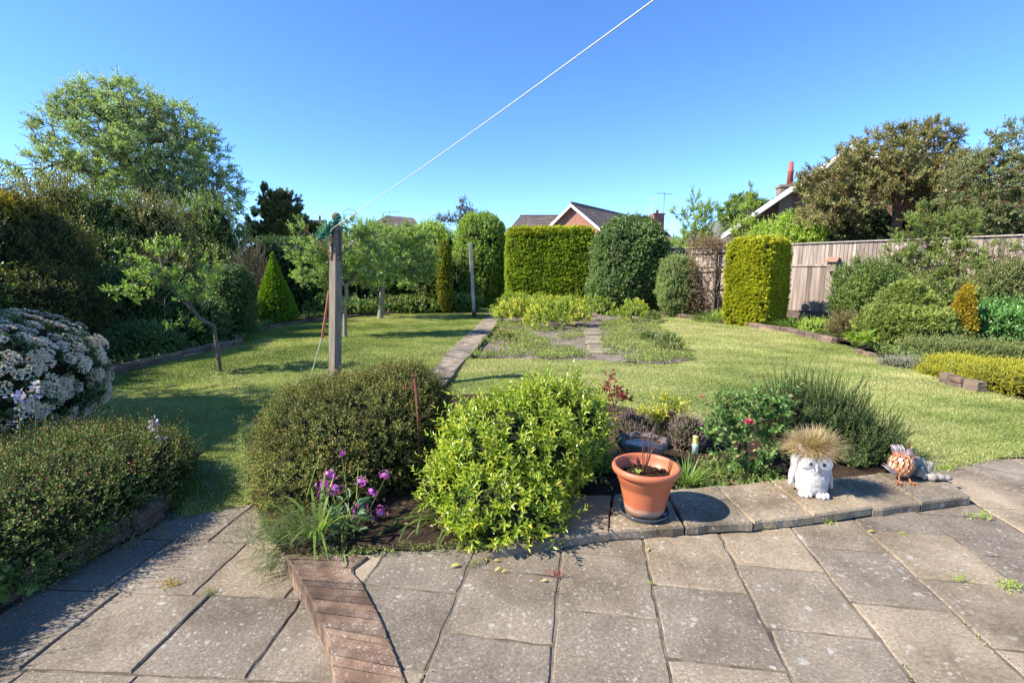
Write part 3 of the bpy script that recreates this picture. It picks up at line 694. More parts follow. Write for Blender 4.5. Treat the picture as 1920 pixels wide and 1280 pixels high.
def wall(mb, a, b, z0, z1, gable=None, mat=0):
    """vertical wall from a to b; gable = apex height over the middle"""
    a = np.array(a); b = np.array(b)
    V = [(*a, z0), (*b, z0), (*b, z1)]
    if gable: V.append((*((a + b) / 2), gable))
    V.append((*a, z1)); mb.add(V, np.array([list(range(len(V)))]), mat)
def uvwall(o):
    me = o.data; uv = me.uv_layers.new(name='UVMap')
    for pl in me.polygons:
        n = pl.normal; t = Vector((-n.y, n.x, 0)); t = t.normalized() if t.length > .1 else Vector((1, 0, 0))
        for li in pl.loop_indices:
            v = me.vertices[me.loops[li].vertex_index].co; uv.data[li].uv = (v.dot(t), v.z)
def tiles(mb, p0, p1, p2, p3, nx, ny, th=.05, rg=None, mat=0, profile=.03):
    """p0-p1 eaves, p3-p2 ridge; courses of tiles overlapping down the slope"""
    p0, p1, p2, p3 = [np.array(p, float) for p in (p0, p1, p2, p3)]; nn = nrmz(np.cross(p1 - p0, p3 - p0)); nn = nn if nn[2] > 0 else -nn
    for j in range(ny):
        t0, t1 = j / ny, (j + 1) / ny + .01
        for i in range(nx):
            s0, s1 = i / nx, (i + 1) / nx
            q = lambda s, t: (p0 * (1 - s) + p1 * s) * (1 - t) + (p3 * (1 - s) + p2 * s) * t
            sm = (s0 + s1) / 2
            V = [q(s0, t0) + nn * th, q(sm, t0) + nn * (th + profile), q(s1, t0) + nn * th, q(s1, t1) + nn * .005, q(sm, t1) + nn * (.005 + profile), q(s0, t1) + nn * .005,
                 q(s0, t0), q(s1, t0)]
            mb.add(V, [[0, 1, 4, 5], [1, 2, 3, 4], [6, 7, 2, 1, 0]], mat, rg.uniform(0, 1))
def gable_house(name, label, org, ang, length, hw, ze, zr, wallm, roofm, over=.35, nx=26, ny=12, seed=1, board=.22, cat='house', front_over=.35, wing=None):
    """gable front centred on org, ridge running away along ang"""
    root = thing(name, label, cat, (*org, 0)); rg = RNG(seed)
    f = np.array([math.sin(ang), math.cos(ang)]); s = np.array([math.cos(ang), -math.sin(ang)]); o = np.array(org, float)
    A, B = o - s * hw, o + s * hw; Cc, Dd = B + f * length, A + f * length
    mb = MB(); wall(mb, A, B, -.1, ze, zr); wall(mb, B, Cc, -.1, ze); wall(mb, Cc, Dd, -.1, ze, zr); wall(mb, Dd, A, -.1, ze)
    uvwall(mb.build('wall', wallm, root))
    sl_ = (zr - ze) / hw; mb = MB(); fo = f * front_over
    for sg in (-1, 1):
        e = s * sg * (hw + over); zz = ze - sl_ * over + .12
        p0, p1 = (*(o + e - fo), zz), (*(o + e + f * (length + .3)), zz); p3, p2 = (*(o - fo), zr + .12), (*(o + f * (length + .3)), zr + .12)
        tiles(mb, p0, p1, p2, p3, nx, ny, rg=rg)
        mb.add([p0, p1, p2, p3], np.array([[0, 1, 2, 3]]), 0, .5)
    tube(mb, [(*(o - fo), zr + .17), (*(o + f * (length + .3)), zr + .17)], .09, 8, 0, .4)
    mb.build('roof', roofm, root)
    mb = MB()
    for sg in (-1, 1):      # white bargeboards and their soffits
        e = s * sg * (hw + over)
        p, q = np.array([*(o + e - fo), ze - sl_ * over + .11]), np.array([*(o - fo), zr + .11]); dn = np.array([0, 0, -board]); g = np.array([*(-f * .03), 0])
        bk = np.array([*(f * (front_over + .02)), 0])
        mb.add([p + g, q + g, q + g + dn, p + g + dn, p, q, q + dn, p + dn], BOXF, 0)
        mb.add([p + dn * .5, q + dn * .5, q + dn * .5 + bk, p + dn * .5 + bk], np.array([[0, 1, 2, 3]]), 0)
    mb.build('bargeboard', M_white, root)
    return root, o, f, s
def chimney(root, c, w_, z0, z1, wallm, ang=0., pot=.45, potm=None, n=1):
    mb = MB(); box(mb, (c[0], c[1], (z0 + z1) / 2), (w_, w_ * .8, z1 - z0), ang); box(mb, (c[0], c[1], z1 + .05), (w_ * 1.12, w_ * .92, .12), ang); o = mb.build('chimney', wallm, root); uvwall(o)
    if pot:
        mb = MB()
        for k in range(n): lathe(mb, (c[0] + (k - (n - 1) / 2) * .3, c[1], z1 + .1), [(.001, 0), (.13, 0), (.11, pot * .55), (.125, pot * .57), (.10, pot), (.07, pot), (.07, pot - .1), (.001, pot - .1)], 12)
        q = mb.build('chimney_pot', potm or M_barkr, root); q.parent = o
def aerial(root, base, h, els, ang, ln=.9, name='aerial', m=None, r=.02):
    mb = MB(); b = np.array(base, float); tube(mb, [b, b + [0, 0, h]], r, 6); t = b + [0, 0, h - .1]
    dd = np.array([math.cos(ang), math.sin(ang), 0]); pp = np.array([-dd[1], dd[0], 0])
    tube(mb, [t - dd * ln / 2, t + dd * ln / 2], r * .7, 5)
    for k in range(els): q = t + dd * ln * (k / (els - 1) - .5); tube(mb, [q - pp * .22, q + pp * .22], r * .45, 4)
    mb.build(name, m or M_iron, root)
# brick gable house behind the clipped hedge
pk = D(1075, 383, 35)
rt_, o_, f_, s_ = gable_house('brick_house', 'red brick house with white bargeboards rising behind the square golden hedge', pk[:2], R(37), 10.5, 3.6, 3.4, pk[2] - .1, M_wallr, M_roofb, .3, 34, 14, 3)
w0, w1 = D(975, 406, 40), D(1062, 406, 40); e0, e1 = D(948, 438, 36.5), D(1050, 438, 36.5)
mb = MB(); e0 = e0 + (e0 - w0) * .8; e1 = e1 + (e1 - w1) * .8
tiles(mb, e0, e1, w1, w0, 18, 12, rg=RNG(5)); tube(mb, [w0 + [0, 0, .05], w1 + [0, 0, .05]], .09, 8, 0, .3); mb.add([e0, e1, w1, w0], np.array([[0, 1, 2, 3]]), 0, .4); wr = mb.build('wing_roof', M_roofb, rt_)
mb = MB(); wall(mb, e0[:2] + [.3, .4], e1[:2] + [0, .4], 0, e0[2] + .1); wall(mb, w1[:2] + [0, 3.], w0[:2] + [.2, 3.], 0, e0[2] + .3); wall(mb, w0[:2] + [.1, 3.], e0[:2] + [.3, .4], 0, e0[2] + .1); uvwall(mb.build('wing_wall', M_wallr, rt_))
mb = MB(); tiles(mb, w1 + [0, 3.6, -2.6], w0 + [0, 3.6, -2.6], w0, w1, 18, 10, rg=RNG(6)); mb.build('wing_roof', M_roofb, rt_)
# grey roofed house with chimney and aerials
ri = D(1195, 424, 44); pe = D(1236, 424, 44)
root = thing('grey_roofed_house', 'grey roofed house with a brick chimney and tall aerial behind the round shrub', 'house', (*D(1240, 450, 43)[:2], 0)); rg = RNG(9)
a, b = D(1150, 424, 46), D(1238, 424, 46); c_, d_ = D(1302, 482, 40), D(1180, 482, 40)
mb = MB(); tiles(mb, d_, c_, b, a, 30, 16, rg=rg); mb.add([d_, c_, b, a], np.array([[0, 1, 2, 3]]), 0, .4)
h2 = [x + [0, 6, 0] for x in (c_, d_)]; tiles(mb, [c_[0] + 0, c_[1] + 9, c_[2]], [d_[0], d_[1] + 9, d_[2]], a, b, 20, 12, rg=rg)
mb.add([c_, [c_[0], c_[1] + 9, c_[2]], b], np.array([[0, 1, 2]]), 0, .5); mb.build('roof', M_roofg, root)
mb = MB(); wall(mb, d_[:2] + [.3, .3], c_[:2] + [-.3, .3], 0, c_[2]); wall(mb, c_[:2] + [-.3, .3], c_[:2] + [-.3, 8.6], 0, c_[2]); wall(mb, d_[:2] + [.3, 8.6], d_[:2] + [.3, .3], 0, c_[2]); uvwall(mb.build('wall', M_wallb, root))
ch = D(1232, 403, 44); chimney(root, ch, 1.0, 3.5, ch[2], M_wallr, .2, .35, None, 1)
q = D(1243, 430, 43.6); aerial(root, q, D(1243, 361, 43.6)[2] - q[2], 7, R(20), 1.6)
q = D(1221, 420, 43.8); aerial(root, q, D(1221, 370, 43.8)[2] - q[2], 4, R(60), .6, m=plain('galvanised', (.7, .7, .72), (.5, .5, .52), 5, .5), r=.025)
# right hand house behind the fence
pk = D(1606, 276, 24); ev = D(1368, 446, 24)
hw = 7.1
rt_, o_, f_, s_ = gable_house('white_trimmed_house', 'house with long white bargeboards behind the fence on the right', (pk[0], pk[1]), R(40), 9, 5.0, 3.95, pk[2] - .1, brickmat('dark red brickwork', (.24, .075, .055), (.18, .06, .045), (.25, .2, .17)), M_roofb, .7, 30, 26, 4, .28, front_over=.9)
ch = D(1476, 352, 26); chimney(rt_, ch, .85, 4.2, ch[2], M_wallb, R(-12), 0)
mb = MB(); t = ch + [.12, 0, .1]; lathe(mb, t, [(.001, 0), (.16, 0), (.13, .65), (.15, .68), (.15, .74), (.12, .78), (.10, 1.2), (.07, 1.2), (.07, 1.1), (.001, 1.1)], 14)
mb.build('chimney_pot', plain('terracotta pot', (.40, .10, .07), (.28, .07, .05), 4, .7), rt_)
# distant houses on the left
root = thing('hipped_house', 'far house with a mossy hipped roof and an aerial between the trees', 'house', (*D(740, 440, 52)[:2], 0)); rg = RNG(12)
a, b = D(729, 405, 54), D(775, 409, 54); c_, d_, e_ = D(800, 440, 49), D(690, 440, 49), D(640, 452, 52)
mb = MB(); tiles(mb, d_, c_, b, a, 20, 12, rg=rg); mb.add([d_, c_, b, a], np.array([[0, 1, 2, 3]]), 0, .4); tiles(mb, e_, d_, a, a + [-.3, 0, 0], 8, 12, rg=rg); mb.add([e_, d_, a], np.array([[0, 1, 2]]), 0, .8)
mb.build('roof', M_roofb, root); mb = MB(); wall(mb, d_[:2] + [.2, .3], c_[:2] + [-.3, .3], 0, d_[2]); wall(mb, e_[:2], d_[:2] + [.2, .3], 0, d_[2]); uvwall(mb.build('wall', M_wallb, root))
q = D(732, 432, 48.7); aerial(root, q, D(732, 396, 48.7)[2] - q[2], 8, R(165), 2.2)
root = thing('chimney_house', 'far house with one chimney, half hidden by the dark conifer', 'house', (*D(605, 440, 60)[:2], 0))
a, b = D(570, 425, 62), D(640, 428, 62); c_, d_ = D(660, 452, 57), D(552, 452, 57); mb = MB(); tiles(mb, d_, c_, b, a, 20, 10, rg=rg); mb.add([d_, c_, b, a], np.array([[0, 1, 2, 3]]), 0, .4); mb.build('roof', M_roofb, root)
mb = MB(); wall(mb, d_[:2] + [.2, .3], c_[:2] + [-.3, .3], 0, d_[2]); uvwall(mb.build('wall', M_wallb, root)); ch = D(600, 415, 61); chimney(root, ch, 1.3, 4, ch[2], M_wallb, 0, .6, M_iron)
# wooded hill
def hz(x, y): return 58 * np.exp(-((x - 228) / 95) ** 2 - ((y - 430) / 130) ** 2) + 20 * np.exp(-((x + 200) / 160) ** 2 - ((y - 520) / 130) ** 2) + 22 * np.exp(-((x - 480) / 220) ** 2 - ((y - 480) / 130) ** 2) + 1.2 * wav(8, 8, .2)(np.stack([x, y, x * 0], -1)) - 1.5
M_hill = plain('hill woods', (.15, .165, .125), (.10, .115, .09), .25, .95, .05)
grid_sheet('hill', np.arange(-560, 900, 7.0), np.arange(250, 760, 7.0), hz, M_hill, origin=(160, 430, 0))

# ================================================================== planting behind the lawn
def ctr(x0, x1, yt, d, zb=0.0, dep=None):
    """centre and radii of a plant d metres away spanning x0..x1 in the photo with its top at yt"""
    a = D(x0, yt, d); b = D(x1, yt, d); rx = (b[0] - a[0]) / 2; h = a[2] - zb
    return np.array([(a[0] + b[0]) / 2, d, zb + h / 2]), np.array([rx, dep or rx, h / 2])
def form(x0, x1, yt, d, zb=0.0, dep=None, low=1.0, **k):
    c, r = ctr(x0, x1, yt, d, zb, dep)
    if low != 1.0: top = c[2] + r[2]; r[2] *= low; c[2] = top - r[2]
    return Form(c, r, **k)
GOLD = leafmat('golden cypress', [(0, (.13, .17, .012)), (.5, (.33, .36, .02)), (.85, (.52, .50, .03)), (1, (.66, .50, .04))], .1, .6, .2, .2, 1.5)
GOLD2 = leafmat('green gold cypress', [(0, (.08, .13, .014)), (.55, (.25, .33, .035)), (1, (.50, .52, .06))], .3, .6, .2, .25, 1.5)
LIME = leafmat('lime foliage', [(0, (.12, .20, .025)), (.5, (.24, .33, .045)), (1, (.42, .46, .10))], .35, .45, .4, .2, 2)
MID = leafmat('mid green foliage', [(0, (.055, .095, .022)), (.5, (.13, .185, .045)), (1, (.26, .32, .08))], .3, .4, .45, .3, 1.4)
DARK = leafmat('dark green foliage', [(0, (.03, .055, .018)), (.6, (.07, .115, .032)), (1, (.15, .20, .06))], .2, .4, .45, .3, 1.4)
CON = leafmat('dark conifer', [(0, (.04, .06, .022)), (.6, (.09, .11, .035)), (1, (.20, .20, .06))], .15, .6, .3, .3, 1.4)
BRONZE = leafmat('bronze foliage', [(0, (.07, .09, .028)), (.45, (.17, .18, .06)), (.8, (.27, .225, .09)), (1, (.34, .18, .10))], .3, .4, .45, .3, 1.2)
SAGE = leafmat('grey green foliage', [(0, (.09, .13, .045)), (.5, (.18, .23, .08)), (1, (.30, .34, .14))], .3, .5, .3, .25, 1.4)
FRESH = leafmat('fresh shrub leaves', [(0, (.07, .11, .03)), (.5, (.17, .23, .055)), (.9, (.32, .36, .09)), (1, (.36, .22, .09))], .35, .45, .35, .3, 1.6)
APPLE = leafmat('apple leaves', [(0, (.075, .13, .025)), (.5, (.17, .25, .05)), (1, (.32, .40, .12))], .3, .45, .4, .2, 2)
BRIGHT = leafmat('bright green conifer', [(0, (.05, .10, .01)), (.5, (.13, .22, .018)), (1, (.25, .36, .03))], .25, .55, .25, .2, 2)
AMBER = leafmat('amber gold foliage', [(0, (.10, .08, .012)), (.5, (.30, .22, .02)), (1, (.60, .42, .035))], .25, .6, .25, .3, 2)
NOLL = leafmat('spring tree leaves', [(0, (.12, .17, .065)), (.5, (.24, .30, .12)), (1, (.335, .39, .21))], .35, .5, .3, .25, .6)

# clipped square golden hedge in the middle
f = form(951, 1111, 433, 20.5, dep=.9, p=9, lump=.03, lf=3, seed=1)
shrub('clipped_hedge', 'square clipped golden green conifer hedge at the end of the path', 'hedge', [f], 15000, GOLD2, M_corey, L=.10, k=5, ll=.11, asp=1.0, T=SPRAY, seed=1, up=.2, outw=.8, upw=.2, rand=.3, depth=.05, core=.93, ang=35, tipb=.3)
f = form(952, 1110, 430, 20.5, zb=2.95, dep=.92, p=6, lump=.05, seed=2)
# thin golden top growth is part of that hedge
top = shrub('golden_top', None, None, [f], 3000, GOLD, M_corey, L=.14, k=4, ll=.11, asp=1.0, T=SPRAY, seed=2, upw=1.2, outw=.3, depth=.1, core=.8, ang=30)
hd = [o for o in C.objects if o.name == 'clipped_hedge'][0]; top.parent = hd; top.location = top.location - hd.location
# golden block on the right: lit face turned to the left, side face in shade
f = Form((*D(1421, 500, 14.0)[:2], 1.21), (.78, .62, 1.25), 7, .03, 3, 5, rot=R(38))
shrub('clipped_hedge', 'tall clipped yellow conifer block standing before the fence', 'hedge', [f], 9500, GOLD, M_corey, L=.08, k=5, ll=.085, asp=1.0, T=SPRAY, seed=3, up=.2, outw=.8, upw=.4, rand=.3, depth=.06, core=.92, ang=35, tipb=.45)
shrub('round_shrub', 'big rounded dark green shrub beside the square golden hedge', 'shrub', [form(1112, 1252, 408, 18.6, zb=-.1, dep=1.5, p=2.5, lump=.05, seed=7), form(1106, 1200, 500, 18.0, zb=-.1, dep=1.1, p=2.5, lump=.08, seed=8)], 8500, leafmat('viburnum leaves', [(0, (.04, .075, .022)), (.6, (.095, .145, .04)), (1, (.17, .22, .06))], .2, .38, .5, .3, 1.6), M_core, L=.14, k=7, ll=.10, asp=.55, T=T4, seed=4, depth=.12, core=.88)
shrub('tall_hedge_bush', 'tall rounded light green hedge bush at the end of the lawn', 'hedge', [form(853, 951, 404, 22.8, zb=-.1, dep=1.6, p=3.2, lump=.06, seed=9), form(846, 935, 455, 22.2, zb=-.1, dep=1.5, p=3, lump=.07, seed=10)], 8500,
      leafmat('pittosporum leaves', [(0, (.08, .13, .025)), (.5, (.17, .25, .04)), (1, (.32, .38, .08))], .3, .45, .4, .25, 1.2), M_core, L=.18, k=7, ll=.11, asp=.5, T=T4, seed=5, depth=.1, core=.88, upw=.7)
shrub('green_shrub', 'narrow light green shrub right of the big round shrub', 'shrub', [form(1238, 1306, 480, 16.6, zb=0, dep=.6, p=2.6, lump=.1, seed=11)], 2600, SAGE, M_core, L=.14, k=7, ll=.07, asp=.5, seed=6, depth=.2, core=.75, upw=.8)
# bronze climber on a post frame
root = thing('pillar_shrub', 'leafless looking bronze shrub trained on a dark post before the fence', 'shrub', D(1335, 590, 16)); rg = RNG(15); mb = MB()
c = D(1335, 520, 16)
for px, w_ in ((1337, .06), (1345, .045), (1366, .05)): q = D(px, 585, 15.8); tube(mb, [[q[0], q[1], 0], [q[0], q[1], 2.3]], w_, 6)
for z in (.9, 1.5, 2.1): tube(mb, [[D(1296, 500, 16)[0], 16, z], [D(1372, 500, 16)[0], 16, z + .05]], .035, 5)
pts = []
for k in range(110): x = D(rg.uniform(1292, 1374), 500, 16)[0]; pts.append((x, 16 + rg.normal(0, .15), rg.uniform(.3, 2.5)))
branches(mb, (D(1340, 500, 16)[0], 16, 0), np.array(pts), rg, .05, .008, 5, 0, .4, .12); mb.build('stems', M_bark, root)
mb = MB(); n = 1500; x = D(1332, 500, 16)[0] + rg.normal(0, .33, n) * 1.2; z = np.where(rg.uniform(0, 1, n) < .5, rg.normal(2.42, .16, n), rg.uniform(.2, 2.3, n)); x = np.where(z < 2.1, x - .35 * (rg.uniform(0, 1, n) < .7), x); x = np.clip(x, D(1290, 500, 16)[0], D(1378, 500, 16)[0])
shoots(mb, np.stack([x, 16 + rg.normal(0, .2, n), z], 1), rg.normal(0, 1, (n, 3)) + [0, -.3, .4], .1, 5, .05, .5, T4, rg, 50, stem=.004, smat=1)
mb.build('foliage', [leafmat('copper leaves', [(0, (.10, .08, .035)), (.5, (.23, .13, .075)), (1, (.36, .20, .13))], .3, .5, .3, .2, 2), M_bark], root)
# garden fence of feathered boards
def fencepart():
    A = P(1250, 470, 0); za = 2.45
    a0 = np.array([9.05 - 3.1, 15.7 + 3.15]); b0 = np.array([14.2, 10.45]); dr_ = nrmz(b0 - a0); Lf = np.linalg.norm(b0 - a0); nr = np.array([-dr_[1], dr_[0]]); nr = nr if nr[1] < 0 else -nr
    root = thing('fence', 'weathered close-board wooden fence along the right side of the garden', 'fence', (*((a0 + b0) / 2), 0)); rg = RNG(17)
    fm = None
    m, n, l, p = mat('fence boards'); tc = n.new('ShaderNodeTexCoord'); mp = n.new('ShaderNodeMapping'); mp.inputs['Scale'].default_value = (9, 9, .5)
    no = n.new('ShaderNodeTexNoise'); no.inputs['Scale'].default_value = 1.6; no.inputs['Detail'].default_value = 6; l.new(tc.outputs['Object'], mp.inputs[0]); l.new(mp.outputs[0], no.inputs[0])
    rp = ramp(n, [(.25, (.15, .12, .10)), (.5, (.32, .265, .225)), (.75, (.47, .42, .36))]); l.new(no.outputs[0], rp.inputs[0])
    a = attr(n); ra = ramp(n, [(0, (.5, .46, .44)), (.3, (.9, .82, .78)), (1, (1.2, 1.16, 1.1))]); l.new(a.outputs['Fac'], ra.inputs[0]); l.new(mix(n, l, rp.outputs[0], ra.outputs[0], 1., 'MULTIPLY'), p.inputs['Base Color']); p.inputs['Roughness'].default_value = .85
    an = math.atan2(dr_[1], dr_[0])
    nb = int(Lf / .125)
    lo, up_ = MB(), MB()
    for i in range(nb):
        t = (i + .5) * .125; q = a0 + dr_ * t; k = rg.uniform(0, 1)
        box(lo, (*(q + nr * rg.normal(0, .003)), 1.02), (.118, .018, 1.42), an + .05, 0, k, .003)
    for i in range(int(Lf / .10)):
        t = (i + .5) * .10; q = a0 + dr_ * t; box(up_, (*(q - nr * .01 + nr * rg.normal(0, .004)), 2.08 + rg.normal(0, .006)), (.09, .016, .66), an + rg.normal(0, .04), 0, rg.uniform(0, 1), .003)
    lo.build('lower_boards', m, root); up_.build('upper_boards', m, root)
    mb = MB(); c = (a0 + b0) / 2; box(mb, (*(c + nr * .02), 2.43), (Lf, .06, .035), an, 0, .9); box(mb, (*(c + nr * .03), 1.745), (Lf, .03, .07), an, 0, .6); mb.build('rail', m, root)
    for i in range(int(Lf / 1.83) + 1):
        q = a0 + dr_ * i * 1.83; mb = MB(); box(mb, (*(q - nr * .07), 1.2), (.09, .09, 2.4), an, 0, .3, .01); mb.build('post', m, root)
    mb = MB(); box(mb, (*(c + nr * .01), .17), (Lf, .04, .28), an, 0, .15); mb.build('gravel_board', M_brickd, root)
    return a0, dr_, nr, an
fa, fd, fn, fan_ = fencepart()
def onfence(px):     # the point of the fence seen at column px
    u = (px - 960) / F / (cP + .14 * sP); t = (u * fa[1] - fa[0]) / (fd[0] - u * fd[1]); return fa + fd * t
q = onfence(1561) + fn * .16; root = thing('bird_box', 'small wooden bird box with a pitched lid fixed to the fence', 'bird box', (*q, 1.62)); mb = MB()
box(mb, (*q, 1.70), (.23, .17, .30), fan_, 0, .5, .005); mb.build('box', M_wood, root); mb = MB(); lid = [(-.155, -.15, 1.83), (.155, -.15, 1.83), (.155, .11, 1.97), (-.155, .11, 1.97)]
V = []; 
for dz in (0, .022):
    for x, y, z in lid: V.append((*(q + fd * x + fn * -y), z + dz))
mb.add(V, np.array([[3, 2, 1, 0], [4, 5, 6, 7], [0, 1, 5, 4], [1, 2, 6, 5], [2, 3, 7, 6], [3, 0, 4, 7]])); mb.build('lid', plain('reddish lid', (.38, .22, .15), (.22, .13, .09), 9, .8), root)
mb = MB(); hc = q + fn * .088; box(mb, (*hc, 1.76), (.035, .01, .035), fan_, 0, .5, .01); mb.build('entrance_hole', M_iron, root)

# trees and shrubs behind the fence
def px_pts(L): return [(D(x, y, d), r) for x, y, d, r in L]
tree('photinia_tree', 'broad bronze leaved tree with many red brown stems behind the fence', 'tree', D(1690, 470, 16.5) * [1, 1, 0], D(1680, 462, 16.5), px_pts([(1570, 360, 16.5, (1.0, 1, 1.0)), (1650, 310, 16.5, (1.2, 1.2, 1.15)), (1725, 300, 17, (1.1, 1.2, 1.3)), (1768, 345, 16, (1.0, 1.2, 1.0)), (1600, 375, 16, (1.1, 1, .5)), (1700, 350, 16, (1.4, 1.1, .5)), (1540, 345, 16.3, (.75, .8, .6)), (1590, 300, 16.4, (.6, .7, .5)), (1735, 262, 16.5, (.45, .5, .4)), (1782, 275, 16.5, (.35, .4, .35)), (1540, 400, 16, (.6, .8, .6)), (1790, 375, 15.6, (.9, .8, .5))]),
     1200, BRONZE, M_barkr, .15, seed=31, sh=5, L=.24, k=10, ll=.10, asp=.45, rmin=.009, lean=.4, wig=.1, rand=.5, upw=.5)
tree('photinia_tree', 'grey green bushy tree with red tinted tips behind the far right of the fence', 'tree', D(1900, 470, 13.5) * [1, 1, 0], D(1890, 455, 13.5), px_pts([(1850, 350, 13.5, (.9, 1, .9)), (1905, 300, 13.5, (1.0, 1, 1.1)), (1990, 330, 13.5, (1.2, 1, 1.3)), (1840, 420, 13.5, (1.0, .8, .5)), (1930, 400, 13.5, (1.3, .8, .7)), (1812, 335, 14, (.6, .6, .6)), (1880, 390, 13.2, (1.2, .8, .6))]),
     1000, leafmat('photinia leaves', [(0, (.06, .085, .03)), (.5, (.13, .16, .06)), (.85, (.22, .24, .10)), (1, (.32, .13, .08))], .3, .35, .5, .3, 1.3), M_barkr, .08, seed=32, sh=4, L=.22, k=10, ll=.09, asp=.42, rmin=.008, lean=.4, wig=.1)
shrub('dark_shrub', 'dark evergreen mass behind the stems of the bronze tree', 'shrub', [form(1500, 1700, 372, 18.5, zb=1.0, dep=.8, p=2.5, lump=.15, seed=181), form(1680, 1930, 365, 18, zb=1.0, dep=.8, p=2.5, lump=.15, seed=182)], 2600, DARK, M_core, L=.22, k=8, ll=.09, asp=.5, seed=181, depth=.2, core=.85)
shrub('green_shrub', 'fresh green shrub rising behind the fence next to the yellow block', 'shrub', [form(1450, 1545, 395, 18, zb=1.2, p=2, lump=.15, seed=14), form(1400, 1480, 415, 19, zb=1, p=2, lump=.15, seed=15)], 2600, LIME, M_core, L=.2, k=8, ll=.10, asp=.55, seed=8, depth=.3, core=.6, upw=.6)
tree('young_tree', 'slim young yellow green tree behind the round shrub', 'tree', D(1298, 500, 22) * [1, 1, 0], D(1300, 480, 22), px_pts([(1305, 420, 22, (.75, .7, .9)), (1302, 385, 22, (.28, .3, .7)), (1300, 460, 22, (1.1, .8, .6)), (1325, 400, 22, (.5, .5, .5)), (1270, 400, 22, (.3, .4, .3))]), 230, LIME, M_bark, .05, seed=33, sh=4, L=.28, k=9, ll=.10, asp=.45, upw=.9, rand=.35)
tree('young_tree', 'tall thin sapling standing left of the white trimmed house', 'tree', D(1405, 480, 24) * [1, 1, 0], D(1405, 470, 24), px_pts([(1402, 400, 24, (.4, .4, .8)), (1405, 370, 24, (.18, .2, .5)), (1408, 350, 24, (.1, .1, .2)), (1398, 430, 24, (.7, .6, .5))]), 130, LIME, M_bark, .05, seed=34, sh=4, L=.26, k=8, ll=.10, asp=.45, upw=.9, rand=.4)
tree('distant_tree', 'distant dark green tree on the skyline left of the white trimmed house', 'tree', D(1400, 470, 48) * [1, 1, 0], D(1400, 450, 48), px_pts([(1395, 405, 48, (2.3, 2, 2.0)), (1425, 395, 48, (1.2, 1.2, 1.2)), (1370, 420, 48, (1.3, 1, 1.0))]), 200, MID, M_bark, .18, seed=35, sh=6, L=.5, k=10, ll=.28, asp=.5)
tree('distant_tree', 'thin dark spiky tree showing above the tall rounded hedge bush', 'tree', D(870, 470, 36) * [1, 1, 0], D(870, 440, 36), px_pts([(872, 396, 36, (.5, .5, .9)), (845, 412, 36, (1.0, .7, .3)), (885, 410, 36, (.6, .6, .5)), (826, 408, 36, (.3, .3, .3))]), 110, leafmat('smoky leaves', [(0, (.05, .06, .04)), (1, (.14, .13, .09))], .2), M_bark, .08, seed=36, sh=3, L=.4, k=7, ll=.16, asp=.5)

# left background
big = px_pts([(255, 270, 22, (3.0, 3, 2.6)), (185, 260, 22, (2.1, 2.5, 2.0)), (330, 290, 22, (2.3, 2.5, 2.0)), (220, 195, 22, (1.7, 2, 1.0)), (300, 225, 22, (1.6, 2, 1.0)), (120, 330, 22, (1.9, 2, 1.2)), (390, 350, 22, (1.5, 2, 1.5)), (110, 290, 22, (1.1, 1, .6)), (430, 390, 22, (1.2, 1.5, .9)), (300, 380, 22, (3.0, 2, 1.2))])
tree('spreading_tree', 'tall spreading spring green tree rising above the shrubs on the left', 'tree', D(290, 520, 22) * [1, 1, 0], D(290, 372, 22), big, 1100, NOLL, M_bark, .26, seed=41, sh=4, L=.40, k=11, ll=.155, asp=.42, rmin=.014, lean=.42, wig=.07, outer=.55, upw=.25, ang=60)
tree('conifer', 'dark green conifer behind the flowering shrubs left of the washing post', 'tree', D(522, 470, 25) * [1, 1, 0], D(522, 450, 25), px_pts([(515, 385, 25, (.7, .7, .9)), (545, 395, 25, (.5, .6, .7)), (520, 425, 25, (1.4, 1, .9)), (500, 445, 25, (1.3, 1, .5)), (560, 440, 25, (1.2, 1, .7))]), 330, CON, M_bark, .15, seed=42, sh=6, L=.34, k=9, ll=.20, asp=1.0, T=SPRAY3, upw=1.0, rand=.35, ang=35)
shrub('bright_conifer', 'bright green cone-shaped dwarf conifer at the edge of the left lawn', 'shrub', [form(467, 554, 477, 14.4, zb=0, p=2, lump=.04, cone=1.0, seed=21)], 6000, BRIGHT, M_core, L=.05, k=4, ll=.055, asp=1.1, T=SPRAY3, seed=11, outw=.8, upw=.6, depth=.06, core=.92, ang=35, back=.6)
shrub('round_shrub', 'rounded dark shrub with pinkish top growth left of the cone conifer', 'shrub', [form(392, 470, 497, 11.2, zb=0, p=2.4, lump=.08, seed=22)], 3600, DARK, M_core, L=.08, k=8, ll=.04, asp=.5, seed=12, depth=.1, core=.85)
LBsh = [(40, 175, 325, 11.5, BRONZE, 23, 'bronze green shrub behind the golden bush on the far left'), (130, 260, 350, 12, MID, 24, 'bushy green shrub with rusty shoots below the spreading tree'), (225, 345, 372, 12.5, BRONZE, 25, 'tall bronze shrub in the middle of the shaded left border'), (320, 445, 366, 16.5, MID, 26, 'grey green shrub with upright shoots behind the small leaning apple tree')]
for x0, x1, yt, d, lf, sd, lab in LBsh:
    shrub('tall_shrub', lab, 'shrub', [form(x0, x1, yt, d, zb=0, dep=1.1, p=2.3, lump=.14, seed=sd), form(x0 - 10, x1 + 15, yt + 90, d - .9, zb=0, dep=.8, p=2.3, lump=.12, seed=sd + 50)], 3000, lf, M_core, L=.28, k=9, ll=.075, asp=.45, seed=sd, depth=.22, core=.78, upw=.9, rand=.4, stem=.004)
